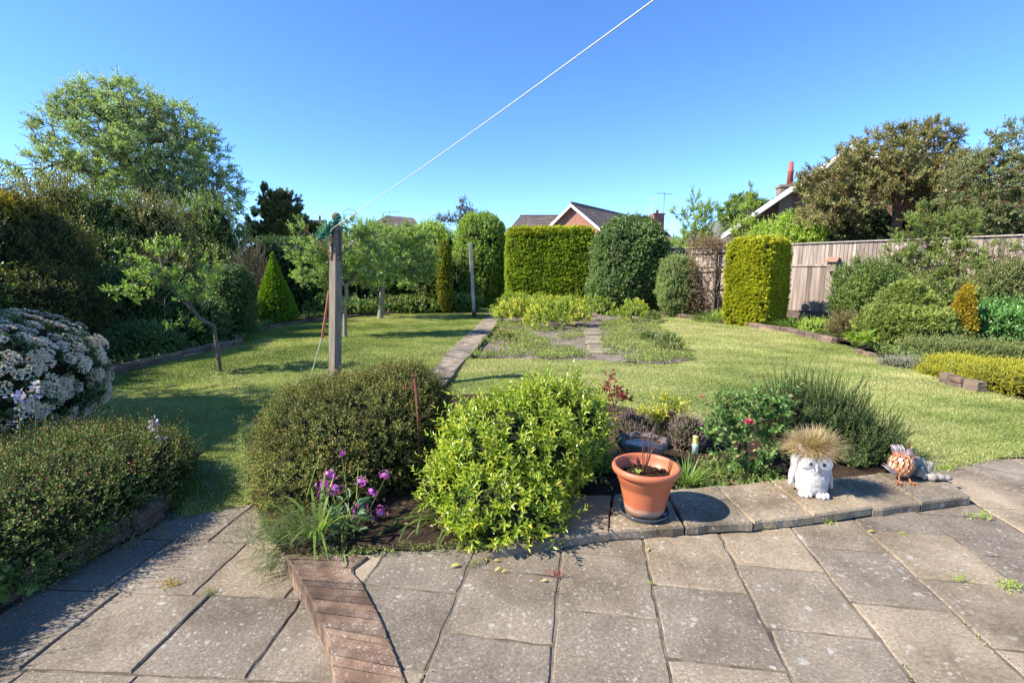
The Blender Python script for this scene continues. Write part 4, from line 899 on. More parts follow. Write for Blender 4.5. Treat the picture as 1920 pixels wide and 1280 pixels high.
shrub('dark_shrub', 'very dark leafy shrub at the back of the shaded border', 'shrub', [form(150, 330, 500, 9.9, zb=0, dep=.8, p=2.3, lump=.12, seed=27), form(300, 420, 560, 10.2, zb=0, dep=.6, p=2.3, lump=.12, seed=28)], 4200, DARK, M_core, L=.16, k=8, ll=.06, asp=.5, seed=17, depth=.2, core=.8)
shrub('dark_shrub', 'low dark shrub beside the dark brick edging', 'shrub', [form(190, 330, 610, 8.5, zb=-.05, dep=.5, p=2.3, lump=.12, seed=29)], 2200, DARK, M_core, L=.12, k=8, ll=.05, asp=.5, seed=18, depth=.2, core=.8)
shrub('golden_bush', 'large golden leaved bush with shaded sides at the left edge', 'shrub', [form(-120, 112, 360, 8.6, zb=.3, dep=1.2, p=2.3, lump=.1, seed=30), form(-60, 160, 500, 8.0, zb=0, dep=1.0, p=2.3, lump=.1, seed=31)], 7500, leafmat('shade-darkened golden leaves', [(0, (.03, .045, .014)), (.6, (.075, .085, .022)), (.85, (.11, .095, .02)), (1, (.34, .24, .03))], .3, .5, .3, .45, 1.3), M_core, L=.13, k=7, ll=.05, asp=.55, seed=19, depth=.12, core=.85, upw=.5, tipb=.5)  # shade on the bush's near side is put into the dark leaf colours
shrub('bronze_tree', 'dark bronze branch tips rising behind the golden bush at the left edge', 'tree', [form(-150, 15, 308, 10.5, zb=.5, dep=.8, p=2.2, lump=.2, seed=33)], 700, BRONZE, M_core, L=.3, k=8, ll=.08, asp=.5, seed=20, depth=.3, core=.6, stem=.006)
f = form(-140, 35, 356, 8.3, zb=2.25, dep=.9, p=2.2, lump=.1, seed=130)
gt = shrub('golden_top', None, None, [f], 1300, AMBER, M_core, L=.12, k=7, ll=.05, asp=.55, seed=133, depth=.12, core=.7, upw=.8)
hd = [o for o in C.objects if o.name == 'golden_bush'][0]; gt.parent = hd; gt.location = gt.location - hd.location
shrub('boundary_shrub', 'tall leafy boundary shrub continuing the left border towards the house', 'shrub', [Form((-7.3, 4.0, 2.0), (.8, 1.7, 2.1), 2.4, .2, 2.5, 150), Form((-8.2, 6.2, 1.1), (.9, 1.2, 1.1), 2.4, .2, 2.5, 151)], 3000, MID, M_core, L=.28, k=9, ll=.08, asp=.5, seed=150, depth=.3, core=.72, back=1., stem=.005)
# scarlet flowers in the left border
mb = MB(); rg = RNG(44); c = D(122, 451, 9.6); n = 70
place(mb, c + rg.normal(0, 1, (n, 3)) * [.13, .08, .035], rg.normal(0, 1, (n, 3)), rg.normal(0, 1, (n, 3)), .05, .05, T5, 0, rg.uniform(0, 1, n)); c2 = D(96, 449, 9.6); place(mb, c2 + rg.normal(0, 1, (16, 3)) * .03, rg.normal(0, 1, (16, 3)), rg.normal(0, 1, (16, 3)), .05, .05, T5, 0, .3)
tube(mb, [c, c - [.1, -.3, .3], c - [.1, -.5, .9]], .01, 5, 1)
tag(mb.build('flower_cluster', [leafmat('scarlet petals', [(0, (.45, .02, .012)), (1, (.75, .06, .03))], .3), M_twig]), 'small cluster of scarlet flowers among the dark shrubs on the left', 'flowers')
# back hedge line between conifer and far bushes
shrub('back_hedge', 'dark green hedge running behind the two apple trees', 'hedge', [form(452, 600, 448, 18, zb=0, dep=1.0, p=4, lump=.08, seed=34), form(560, 760, 470, 19, zb=0, dep=1.0, p=4, lump=.1, seed=35), form(720, 870, 480, 21, zb=0, dep=1., p=4, lump=.1, seed=36)], 6500, leafmat('hedge leaves', [(0, (.025, .05, .016)), (.6, (.06, .11, .03)), (1, (.12, .19, .05))], .25, .45, .4, .3, 1), M_core, L=.16, k=7, ll=.09, asp=.5, seed=22, depth=.12, core=.86)
shrub('twiggy_shrub', 'pale twiggy shrub standing beside the cone-shaped conifer', 'shrub', [form(438, 500, 455, 14.8, zb=.8, dep=.5, p=2.2, lump=.15, seed=37)], 420, leafmat('buff leaves', [(0, (.14, .12, .06)), (1, (.30, .26, .14))], .3), M_bark, L=.4, k=9, ll=.03, asp=.5, seed=23, depth=.6, core=0, upw=1.2, rand=.3, stem=.006, ang=35)
shrub('yellow_green_shrub', 'yellow green shrub crown above the back hedge', 'shrub', [form(757, 856, 418, 23, zb=1.2, dep=1.2, p=2.2, lump=.1, seed=38), form(700, 790, 440, 22, zb=1., dep=1., p=2.2, lump=.1, seed=39)], 2800, LIME, M_core, L=.24, k=7, ll=.12, asp=.5, seed=24, depth=.15, core=.85, upw=.4)
shrub('variegated_shrub', 'loose grey green shrub left of the slim golden conifer', 'shrub', [form(765, 835, 455, 18.8, zb=.2, dep=.8, p=2.2, lump=.15, seed=40)], 1500, SAGE, M_core, L=.2, k=7, ll=.075, asp=.5, seed=25, depth=.3, core=.7)
shrub('column_conifer', 'slim golden column conifer near the far washing line post', 'shrub', [form(819, 846, 453, 18, zb=0, p=2.6, lump=.08, seed=41)], 1700, leafmat('column gold', [(0, (.06, .08, .014)), (.5, (.17, .17, .02)), (1, (.28, .30, .05))], .25, .6, .2, .4, 2.5), M_core, L=.09, k=5, ll=.08, asp=1., T=SPRAY3, seed=26, upw=1.3, outw=.4, depth=.1, core=.85, ang=30)
shrub('low_shrub', 'low dark leafy plants at the foot of the back hedge', 'shrub', [form(570, 700, 560, 17, zb=0, dep=.5, p=2.4, lump=.15, seed=42), form(690, 830, 556, 18.2, zb=0, dep=.5, p=2.4, lump=.15, seed=43), form(820, 905, 553, 18.8, zb=0, dep=.5, p=2.4, lump=.15, seed=44)], 2600, MID, M_core, L=.12, k=7, ll=.08, asp=.45, seed=27, depth=.2, core=.75)

# apple trees on the left lawn
tree('apple_tree', 'small apple tree with a bent bare trunk leaning over the shaded left lawn', 'tree', P(413, 697, -.05), D(401, 610, 7.45), px_pts([(360, 545, 7.5, (.28, .4, .25)), (390, 520, 7.4, (.15, .3, .25)), (300, 520, 7.3, (.35, .4, .16)), (315, 475, 7.3, (.22, .3, .2)), (255, 545, 7.2, (.3, .3, .16)), (258, 478, 7.2, (.15, .2, .25)), (340, 610, 7.4, (.25, .3, .08))]),
     105, APPLE, M_bark, .028, seed=51, sh=3, L=.14, k=8, ll=.072, asp=.5, T=T5, rmin=.004, lean=.5, wig=.12, upw=.7, rand=.45)
tree('apple_tree', 'apple tree with a thin pale forked trunk beside the washing post', 'tree', P(647, 632, 0), D(647, 573, 11.3), px_pts([(600, 520, 11.2, (.55, .6, .35)), (575, 475, 11.2, (.45, .5, .35)), (640, 470, 11.3, (.7, .7, .5)), (700, 505, 11.5, (.7, .7, .45)), (655, 430, 11.3, (.5, .5, .25)), (710, 450, 11.6, (.45, .5, .35)), (560, 430, 11.2, (.25, .3, .25)), (690, 570, 11.3, (.5, .3, .08)), (610, 560, 11.2, (.3, .3, .1))]),
     330, APPLE, M_bark2, .045, seed=52, sh=4, L=.18, k=9, ll=.075, asp=.5, rmin=.005, lean=.45, wig=.1, upw=.5)
tree('apple_tree', 'leafy apple tree with a stout pale trunk further back on the lawn', 'tree', P(713, 597, 0), D(717, 540, 15.9), px_pts([(700, 480, 15.9, (1.1, 1, .7)), (755, 480, 16, (.9, 1, .7)), (790, 500, 16.2, (.6, .7, .55)), (720, 440, 15.9, (1.1, .9, .4)), (770, 445, 16, (.6, .7, .35)), (660, 500, 15.8, (.6, .6, .5)), (740, 530, 15.5, (1.0, .7, .2))]),
     360, APPLE, M_bark2, .085, seed=53, sh=5, L=.22, k=9, ll=.10, asp=.5, rmin=.007, lean=.45, wig=.08, upw=.4)

# ================================================================== right border
shrub('leafy_shrub', 'loose green shrub growing against the fence beneath the bird box', 'shrub', [form(1570, 1652, 486, 11.9, zb=.1, dep=.5, p=2.1, lump=.16, seed=61), form(1602, 1700, 492, 11.3, zb=.1, dep=.5, p=2.1, lump=.16, seed=62)], 3000, MID, M_core, L=.2, k=9, ll=.06, asp=.5, seed=61, depth=.35, core=.6, upw=.8, stem=.004, rhi=1.0)
shrub('leafy_shrub', 'loose light green shrub reaching the fence rail between bird box and climbing shrub', 'shrub', [form(1640, 1710, 470, 12.2, zb=.1, dep=.4, p=2.1, lump=.2, seed=160), form(1690, 1760, 520, 11.0, zb=.1, dep=.4, p=2.1, lump=.2, seed=161)], 1500, FRESH, M_twig, L=.2, k=9, ll=.06, asp=.45, seed=161, depth=.5, core=0, upw=.8, stem=.004)
shrub('leggy_shrub', 'thin bronze tinged shrub at the foot of the fence', 'shrub', [form(1560, 1618, 590, 10.6, zb=.1, dep=.3, p=2.1, lump=.16, seed=63)], 700, BRONZE, M_twig, L=.18, k=8, ll=.04, asp=.5, seed=62, depth=.4, core=.4, upw=.9, stem=.004)
shrub('mound_conifer', 'large rounded olive green conifer mound in the right border', 'conifer', [form(1628, 1778, 572, 9.6, zb=0, dep=.75, p=2.2, lump=.12, seed=64), form(1660, 1745, 532, 9.8, zb=.2, dep=.5, p=2, lump=.14, seed=164)], 8500, leafmat('olive conifer', [(0, (.06, .09, .018)), (.5, (.14, .18, .04)), (1, (.28, .31, .07))], .25, .6, .25, .3, 2.2), M_core, L=.09, k=5, ll=.07, asp=.8, T=SPRAY3, seed=63, depth=.1, core=.9, upw=.5, ang=32, outw=.7)
shrub('dwarf_conifer', 'small upright orange gold conifer in the right border', 'conifer', [form(1791, 1836, 536, 9.3, zb=.3, dep=.22, p=2.1, lump=.06, cone=.55, seed=65)], 1500, AMBER, M_corey, L=.06, k=4, ll=.05, asp=1., T=SPRAY3, seed=64, depth=.1, core=.88, upw=.9, ang=32)
tree('climbing_shrub', 'tall fresh green shrub spilling over the top of the fence', 'shrub', D(1750, 600, 11.4) * [1, 1, 0], D(1745, 585, 11.4), px_pts([(1730, 500, 11.6, (.75, .4, .5)), (1770, 440, 11.7, (.7, .35, .5)), (1740, 400, 11.8, (.25, .3, .3)), (1690, 470, 11.6, (.35, .3, .3)), (1800, 500, 11.3, (.6, .4, .6)), (1760, 540, 11.2, (.6, .4, .35)), (1810, 420, 11.6, (.35, .3, .35)), (1870, 490, 11.2, (.6, .3, .5)), (1720, 560, 11.0, (.5, .3, .5)), (1700, 430, 11.7, (.3, .25, .3)), (1780, 570, 11.0, (.9, .4, .3)), (1830, 560, 10.8, (.6, .4, .4))]),
     850, FRESH, M_twig, .05, seed=65, sh=4, L=.17, k=9, ll=.062, asp=.45, rmin=.005, lean=.4, wig=.12, upw=.7)
shrub('leafy_shrub', 'reddish stemmed evergreen shrub covering the fence at the far right', 'shrub', [form(1840, 2000, 492, 10.6, zb=.4, dep=.5, p=2.2, lump=.14, seed=66)], 3600, leafmat('red tinted leaves', [(0, (.06, .09, .03)), (.5, (.14, .19, .06)), (.8, (.24, .28, .10)), (1, (.34, .15, .08))], .3, .4, .45, .25, 2), M_twig, L=.2, k=9, ll=.06, asp=.45, seed=66, depth=.5, core=0, upw=.6, stem=.005)
shrub('leafy_shrub', 'glossy dark green shrub right of the orange gold conifer', 'shrub', [form(1835, 1990, 575, 9.4, zb=.1, dep=.6, p=2.2, lump=.12, seed=67)], 1900, leafmat('glossy leaves', [(0, (.04, .09, .025)), (.5, (.09, .19, .045)), (1, (.17, .30, .08))], .3, .3, .55, .25, 2), M_core, L=.2, k=8, ll=.09, asp=.5, seed=67, depth=.3, core=.7, upw=.5, T=T5)
shrub('juniper', 'spreading dull green juniper with feathery tips in the right border', 'shrub', [form(1690, 1870, 640, 8.2, zb=.05, dep=.5, p=2.2, lump=.14, seed=68), form(1840, 1960, 650, 8.0, zb=.05, dep=.5, p=2.2, lump=.14, seed=69)], 3200, leafmat('juniper', [(0, (.05, .08, .025)), (.5, (.12, .16, .05)), (1, (.24, .22, .08))], .25, .6, .25, .25, 2), M_core, L=.16, k=8, ll=.05, asp=.5, T=SPRAY3, seed=68, depth=.25, core=.8, outw=.9, upw=.3, ang=35)
shrub('low_heather', 'flat grey lilac heather spilling onto the lawn', 'shrub', [form(1655, 1770, 672, 7.7, zb=-.05, dep=.4, p=2.2, lump=.1, seed=70)], 1900, leafmat('lilac grey heather', [(0, (.12, .15, .07)), (.6, (.24, .25, .15)), (1, (.38, .30, .34))], .2), M_core, L=.08, k=8, ll=.018, asp=.5, seed=69, depth=.3, core=.8, upw=.7, ang=40)
YEL = leafmat('yellow heather', [(0, (.16, .17, .02)), (.5, (.36, .35, .04)), (1, (.58, .50, .06))], .3, .6, .2, .2, 2)
shrub('yellow_cushion', 'bright yellow cushion plant above the crumbling brick edging', 'shrub', [form(1752, 1850, 672, 7.15, zb=.05, dep=.4, p=2.3, lump=.1, seed=71), form(1735, 1790, 690, 7.0, zb=0, dep=.3, p=2.2, lump=.1, seed=72)], 3000, YEL, M_corey, L=.09, k=8, ll=.028, asp=.45, seed=70, depth=.15, core=.85, upw=.4, ang=38, outw=.9)
shrub('yellow_cushion', 'bright yellow cushion plant hanging over the lawn at the right edge', 'shrub', [form(1848, 2030, 684, 6.05, zb=-.05, dep=.7, p=2.3, lump=.12, seed=73)], 2600, YEL, M_corey, L=.09, k=8, ll=.028, asp=.45, seed=71, depth=.15, core=.85, upw=.3, ang=38, outw=.9)
def tuft(name, label, c, r, n, L, W, m, seed, droop=.6, spread=.6, cat='plant', mb_=None, rlo=0., rhi=1.):
    rg = RNG(seed); mb = mb_ or MB(); c = np.array(c, float); a = rg.uniform(0, 6.28, n); q = np.sqrt(rg.uniform(0, 1, n)) * r
    b = c + np.stack([np.cos(a) * q, np.sin(a) * q, np.zeros(n)], 1)
    d = np.stack([np.cos(a) * spread * (.3 + q / r) + rg.normal(0, .15, n), np.sin(a) * spread * (.3 + q / r) + rg.normal(0, .15, n), np.ones(n)], 1)
    blades(mb, b, d, L * rg.uniform(.55, 1.15, n), W * rg.uniform(.7, 1.2, n), droop * rg.uniform(.3, 1.3, n), rg, 5, 0, rlo, rhi)
    if mb_: return
    return tag(mb.build(name, [m]), label, cat)
LILY = leafmat('strap leaves', [(0, (.06, .11, .025)), (.5, (.13, .21, .04)), (1, (.27, .34, .08))], .35, .4, .4, .15, 2)
IRIS = leafmat('blue green blades', [(0, (.06, .13, .07)), (1, (.18, .28, .17))], .3, .45, .3, .15, 2)
tuft('iris', 'blue green sword-leaved iris clump beside the narrow green shrub', P(1222, 582, .05), .3, 70, .75, .045, IRIS, 1, .1, .35)
tuft('day_lily', 'arching strap-leaved clump below the narrow green shrub', P(1265, 590, .05), .35, 160, .6, .02, LILY, 2, .6, .8)
tuft('day_lily', 'arching strap-leaved clump left of the tall yellow block', P(1335, 600, .05), .5, 300, .6, .02, LILY, 3, .7, .9)
tuft('day_lily', 'arching strap-leaved clump right of the tall yellow block', P(1492, 615, .05), .4, 300, .6, .02, LILY, 4, .6, .8)
shrub('ground_cover', 'low mixed green plants behind the stone edging right of the yellow block', 'plants', [form(1500, 1575, 600, 11.8, zb=.05, dep=.5, p=2, lump=.2, seed=75), form(1340, 1400, 578, 14.5, zb=.05, dep=.3, p=2, lump=.2, seed=76)], 900, LIME, M_core, L=.1, k=7, ll=.04, asp=.5, seed=73, depth=.4, core=.6)
mb = MB(); rg = RNG(74); c = P(1608, 650, .1); n = 26; a = rg.uniform(0, 6.28, n); dd = np.stack([np.cos(a), np.sin(a), rg.uniform(.3, 1.2, n)], 1)
place(mb, c + dd * .1 + [0, 0, .05], dd, np.tile([0, 0, 1.], (n, 1)) + rg.normal(0, .3, (n, 3)), .22 * rg.uniform(.7, 1.2, n), .15, T7, 0, rg.uniform(0, 1, n)); tri(mb, np.tile(c, (n, 1)), c + dd * .12, .006)
tag(mb.build('broad_leaf_plant', [LIME]), 'broad leaved bright green plant left of the olive mound conifer', 'plant')

# ================================================================== the vegetable patch
def patch_pts(n, rng, px):
    poly = [tuple(P(x, y, 0)[:2]) for x, y in px]; A = np.array(poly); out = []; t = 0
    while t < n:
        x = rng.uniform(A[:, 0].min(), A[:, 0].max(), n * 2); y = rng.uniform(A[:, 1].min(), A[:, 1].max(), n * 2); k = inpoly(x, y, poly); out.append(np.stack([x[k], y[k]], 1)); t += k.sum()
    return np.concatenate(out)[:n]
POT = leafmat('potato leaves', [(0, (.12, .19, .03)), (.5, (.27, .34, .05)), (.8, (.44, .46, .07)), (1, (.68, .58, .05))], .35, .5, .3, .3, 1.3)
rg = RNG(81); spots = patch_pts(84, rg, [(946, 572), (1172, 576), (1200, 598), (1180, 614), (1135, 614), (1125, 600), (1095, 600), (1085, 620), (1010, 621), (940, 612)]); mb = MB()
pp = []
for i, (x, y) in enumerate(spots):
    c = np.array([x, y, .12]); r_ = rg.uniform(.3, .48); n = 40; u = nrmz(rg.normal(0, 1, (n, 3))); u[:, 2] = np.abs(u[:, 2]); b = c + u * [r_, r_, rg.uniform(.35, .6)] * .8
    m_ = MB(); shoots(m_, b, u + [0, 0, .5], .18, 7, .10, .65, T5, rg, 55, .5, 0, *((.0, .8) if rg.uniform() > .14 else (.6, 1.)), stem=.006, smat=1)
    o = tag(m_.build('potato_plant', [POT, M_stem], origin=(x, y, 0)), 'bushy yellow green potato plant in the block at the back of the vegetable patch', 'potato plant', 'potato plants at the back of the vegetable patch')
WEED = leafmat('weeds', [(0, (.08, .12, .03)), (.45, (.16, .21, .055)), (.82, (.29, .31, .09)), (.92, (.33, .20, .10)), (1, (.30, .12, .08))], .3, .5, .3, .3, 2)
mb = MB(); q = patch_pts(5200, rg, [(886, 672), (940, 604), (1010, 612), (1095, 618), (1100, 668), (1040, 676), (960, 674)]); q = np.concatenate([q, patch_pts(5200, rg, [(1128, 668), (1126, 606), (1212, 600), (1262, 630), (1300, 676), (1240, 684), (1140, 679)]), patch_pts(500, rg, [(886, 672), (1300, 677), (1300, 668), (890, 664)])])
dn = wav(82, 8, 2.4)(np.stack([q[:, 0], q[:, 1] * .8, q[:, 0] * 0], 1)) + .6 * wav(83, 8, 7)(np.stack([q[:, 0], q[:, 1], q[:, 0] * 0], 1)); q = q[dn + rg.normal(0, .15, len(q)) > .02]; n = len(q)
shoots(mb, np.column_stack([q, np.full(n, .03)]), rg.normal(0, .8, (n, 3)) * [1, 1, .3] + [0, 0, .8], rg.uniform(.04, .13, n), 5, .045, .5, T4, rg, 55, .5, 0, 0, .95)
tag(mb.build('weeds', [WEED], origin=(2, 10, 0)), kind='stuff')
for k, (x, y, s_, lab) in enumerate(((1253, 655, 1.0, 'dark green leafy plant with yellow flowers at the right corner of the vegetable patch'), (1215, 640, .7, 'small dark green plant inside the right half of the vegetable patch'), (945, 640, .8, 'reddish stemmed weed clump at the left of the vegetable patch'), (1222, 600, .9, 'bushy green plant on the far right corner of the patch'))):
    c = P(x, y, .05); rg2 = RNG(90 + k); n = int(90 * s_); u = nrmz(rg2.normal(0, 1, (n, 3))); u[:, 2] = np.abs(u[:, 2]); mb = MB()
    shoots(mb, c + u * .18 * s_, u + [0, 0, .7], .16 * s_, 7, .06, .4, T4, rg2, 45, .5, 0, 0, .85 if k != 2 else 1, tipb=.8, stem=.004, smat=1)
    if k == 0: fb_ = MB(); place(fb_, P(1275, 662, .18) + rg2.normal(0, .09, (14, 3)), rg2.normal(0, 1, (14, 3)), rg2.normal(0, 1, (14, 3)), .04, .04, T5, 0, .5)
    o = tag(mb.build('garden_plant', [WEED if k == 2 else MID, M_twig]), lab, 'plant')
    if k == 0: fb_.build('yellow_flowers', YEL, o)

# ================================================================== washing line
def post(root, base, top, w_, m, rot=0.3, name='post'):
    mb = MB(); b, t = np.array(base), np.array(top); V = []
    for z, c, k in ((0, b, 1), (1, t, .97), (1.02, t + (t - b) * .012, .8)):
        for sx, sy in ((-1, -1), (1, -1), (1, 1), (-1, 1)):
            x, y = sx * w_ / 2 * k, sy * w_ / 2 * k; V.append(c + [x * math.cos(rot) - y * math.sin(rot), x * math.sin(rot) + y * math.cos(rot), 0])
    mb.add(V, np.array([[0, 1, 5, 4], [1, 2, 6, 5], [2, 3, 7, 6], [3, 0, 4, 7], [4, 5, 9, 8], [5, 6, 10, 9], [6, 7, 11, 10], [7, 4, 8, 11], [8, 9, 10, 11]])); return mb.build(name, m, root)
m, n, l, p = mat('grained post'); tc = n.new('ShaderNodeTexCoord'); mp = n.new('ShaderNodeMapping'); mp.inputs['Scale'].default_value = (30, 30, 1.2); no = n.new('ShaderNodeTexNoise'); no.inputs['Scale'].default_value = 2; no.inputs['Detail'].default_value = 8
l.new(tc.outputs['Object'], mp.inputs[0]); l.new(mp.outputs[0], no.inputs[0]); rp = ramp(n, [(.3, (.12, .097, .07)), (.5, (.21, .172, .125)), (.7, (.30, .255, .195))]); l.new(no.outputs[0], rp.inputs[0]); l.new(rp.outputs[0], p.inputs['Base Color']); p.inputs['Roughness'].default_value = .85
b_ = n.new('ShaderNodeBump'); b_.inputs['Strength'].default_value = .5; b_.inputs['Distance'].default_value = .01; l.new(no.outputs[0], b_.inputs['Height']); l.new(b_.outputs[0], p.inputs['Normal']); M_post = m
PB = P(627, 722, 0); dP = PB[1]; PT = D(630, 428, dP)
root = thing('washing_post', 'tall square wooden washing line post with a ball finial and iron brackets', 'post', PB)
post(root, PB - [0, 0, .1], PT, .116, M_post, -.5)
bt = D(630, 397, dP); mb = MB(); lathe(mb, PT, [(.055, 0), (.05, .03), (.038, .04), (.042, .06), (.03, .075), (.02, .09)], 16); rr = .058; lathe(mb, (bt[0], bt[1], PT[2] + .14), [(rr * math.sin(math.pi * k / 12) + .0005, -rr * math.cos(math.pi * k / 12)) for k in range(13)], 20)
mb.build('finial', plain('mossy wood', (.20, .15, .07), (.09, .09, .035), 14, .9), root)
def arcpts(c, r, a0, a1, n, u, v): return [c + r * (math.cos(a) * u + math.sin(a) * v) for a in np.linspace(a0, a1, n)]
zz = np.array([0, 0, 1.])
for name, sgn, x1, y1 in (('bracket', -1, 575, 432), ('bracket', 1, 672, 446)):
    e = D(x1, y1, dP + (0 if sgn < 0 else .35)); lo = D(630 + sgn * 8, 479, dP - .05); mb = MB(); up_ = D(630 + sgn * 6, 430, dP - .06)
    u = nrmz(e - lo); tube(mb, [lo, (lo + e) / 2 + [0, 0, -.01], e], .008, 6); tube(mb, [up_ - [0, 0, .0], lo - [0, 0, .04]], .012, 6)
    h = nrmz(u * [1, 1, 0]); tube(mb, arcpts(e + zz * .03, .03, -1.57, 3.4, 14, h, zz), .007, 5); tube(mb, arcpts(lo - h * .0 + [0, 0, -.035], .028, 1.0, -4.0, 12, h, zz), .007, 5)
    m_ = (lo + e) / 2; tube(mb, arcpts(m_ + zz * .035, .03, -1.57, 3.2, 12, h, zz), .006, 5)
    mb.build(name, M_rust if sgn < 0 else M_iron, root)
mb = MB(); hk = D(617, 428, dP - .09); tube(mb, arcpts(hk, .022, 0, 6.0, 14, np.array([1., 0, 0]), zz), .006, 6); mb.build('hook', M_iron, root)
# green twine bundle, thin wire loop
mb = MB(); rg = RNG(91); M_twine = plain('green twine', (.015, .20, .13), (.01, .10, .07), 30, .7)
a, b = D(637, 408, dP - .1), D(600, 447, dP - .12)
for k in range(11):
    s0 = a + rg.normal(0, .015, 3); s1 = b + rg.normal(0, .03, 3); md = (s0 + s1) / 2 + rg.normal(0, .03, 3); tube(mb, [s0, md, s1, s1 + rg.normal(0, .05, 3), md + rg.normal(0, .04, 3)], .006, 4)
for k in range(5): tube(mb, arcpts((a + b * 1.6) / 2.6 + rg.normal(0, .015, 3), rg.uniform(.03, .07), 0, 6.28, 12, nrmz(rg.normal(0, 1, 3)), zz), .005, 4, cap=False)
tube(mb, [D(640, 425, dP - .08), D(652, 432, dP - .05), D(648, 440, dP)], .012, 5)
tag(mb.build('twine_bundle', [M_twine]), 'tangled bundle of green twine looped over the washing post', 'twine')
mb = MB(); w0 = D(641, 402, dP); tube(mb, [w0, D(644, 397, dP), D(655, 391, dP), D(666, 396, dP), D(672, 402, dP), D(660, 402, dP), w0], .0025, 4); tag(mb.build('wire_loop', [M_iron]), 'thin wire loop sticking out beside the ball finial', 'wire')
# the line itself runs from the post back over the camera to the house
p0, p1 = D(619, 431, dP - .12), D(1196, 0, 2.6); p1 = p0 + (p1 - p0) * 1.6; nseg = 24; pts = [p0 + (p1 - p0) * t + [0, 0, -.10 * 4 * t * (1 - t) * .6] for t in np.linspace(0, 1, nseg + 1)]
mb = MB(); tube(mb, pts, .0038, 6); tag(mb.build('washing_line', [plain('white cord', (.70, .68, .63), (.45, .43, .40), 90, .8)]), 'taut white washing line rising from the post across the sky', 'washing line')
FB = P(889, 595, 0); post_r = thing('washing_post', 'plain bleached wooden post standing by the path at the far end of the lawn', 'post', FB)
post(post_r, FB - [0, 0, .1], D(882, 457, FB[1] + .1), .11, plain('bleached post', (.42, .38, .32), (.22, .19, .15), 6, .9), .2)
mb = MB(); box(mb, FB + [0, 0, .1], (.14, .14, .26), .2, 0, .5, .01); mb.build('base_sleeve', M_rust, post_r)
# prop leaning on the post
a, m_, b = P(584, 702, .0), D(604, 633, 6.62), D(617, 545, 6.6)
root = thing('clothes_prop', 'thin clothes prop with a rusty red upper half leaning on the washing post', 'clothes prop', a); mb = MB(); tube(mb, [a, m_], .011, 8); mb.build('lower_pole', plain('silver pole', (.62, .60, .55), (.4, .38, .35), 9, .4), root)
mb = MB(); tube(mb, [m_, b], .016, 8); mb.build('upper_pole', plain('rusty red pole', (.42, .10, .05), (.45, .22, .13), 12, .6), root)

# ================================================================== front beds
COT = leafmat('cotoneaster leaves', [(0, (.045, .062, .015)), (.4, (.12, .145, .034)), (.75, (.235, .23, .065)), (.88, (.32, .19, .08)), (1, (.36, .11, .07))], .2, .7, .15, .45, 5)
f1, f2 = Form((-1.22, 3.60, .22), (.66, .66, .47), 2.6, .075, 3.5, 101), Form((-1.0, 3.95, .28), (.47, .50, .46), 2.3, .09, 3.5, 102)
f3 = Form((-1.30, 3.12, .10), (.42, .32, .28), 2.3, .08, 2.5, 108)
shrub('cotoneaster', 'dense rounded small-leaved cotoneaster mound with tiny red buds in the middle bed', 'shrub', [f1, f2, f3], 13000, COT, M_core, L=.085, k=10, ll=.018, asp=.6, T=T4, seed=101, depth=.13, core=.88, upw=.25, outw=.8, rand=.45, ang=55, tipb=.35, stem=.0012)
fl = [Form((-2.95, 2.75, .08), (.62, .95, .29), 2.8, .08, 4, 103), Form((-3.28, 3.45, .05), (.74, .5, .27), 2.6, .10, 4, 104), Form((-3.15, 1.7, .10), (.65, .9, .31), 2.8, .08, 4, 105)]
shrub('cotoneaster_hedge', 'spreading cotoneaster hedge with red buds above the low wall at front left', 'hedge', fl, 17000, leafmat('glossy cotoneaster', [(0, (.03, .06, .015)), (.5, (.09, .135, .032)), (.8, (.22, .25, .07)), (.9, (.34, .15, .07)), (1, (.46, .09, .07))], .2, .6, .25, .45, 5), M_core, L=.11, k=10, ll=.0195, asp=.6, seed=102, depth=.12, core=.9, upw=.3, outw=.8, rand=.5, ang=55, tipb=.4, stem=.0013)
# white and pink flowering viburnum
def vib_extra(mb, rng):
    x, n = fv.sample(1000, rng, .02, .4); x = x + n * .05
    for c, nn in zip(x, n):
        m_ = 46; u, v = perp(nn[None], rng); a = rng.uniform(0, 6.28, m_); r = np.sqrt(rng.uniform(0, 1, m_)) * .055
        q = c + nn * (.025 * 0) + u * (np.cos(a) * r)[:, None] + v * (np.sin(a) * r)[:, None] + nn * (.03 - 6 * r ** 2 + rng.normal(0, .004, m_))[:, None]
        d = u * np.cos(a)[:, None] + v * np.sin(a)[:, None] + nn * .2
        place(mb, q, d, nn + rng.normal(0, .3, (m_, 3)), .0105, .0115, FLOWER, 2, np.clip(rng.normal(.55, .25, m_), 0, 1))
fv = Form((-4.72, 4.15, .50), (.84, .78, .58), 2.3, .11, 3, 106)
fv2 = Form((-4.85, 4.05, .84), (.5, .55, .33), 2.1, .11, 3, 107)
_s = fv.sample
def both(N, rng, depth, back=.45):
    a = Form.sample(fv, int(N * .7), rng, depth, back); b = Form.sample(fv2, N - int(N * .7), rng, depth, back); return np.concatenate([a[0], b[0]]), np.concatenate([a[1], b[1]])
fv.sample = both
WP = leafmat('white pink petals', [(0, (.62, .25, .24)), (.3, (.72, .50, .40)), (.65, (.72, .62, .48)), (1, (.72, .68, .56))], .25, .6, .2, .08, 4)
shrub('viburnum', 'rounded bush smothered in white and pale pink flower heads at the left edge', 'shrub', [fv, fv2], 2600, DARK, [DARK, M_core, WP], L=.10, k=8, ll=.05, asp=.5, T=T5, seed=103, depth=.1, core=.86, extra=vib_extra)
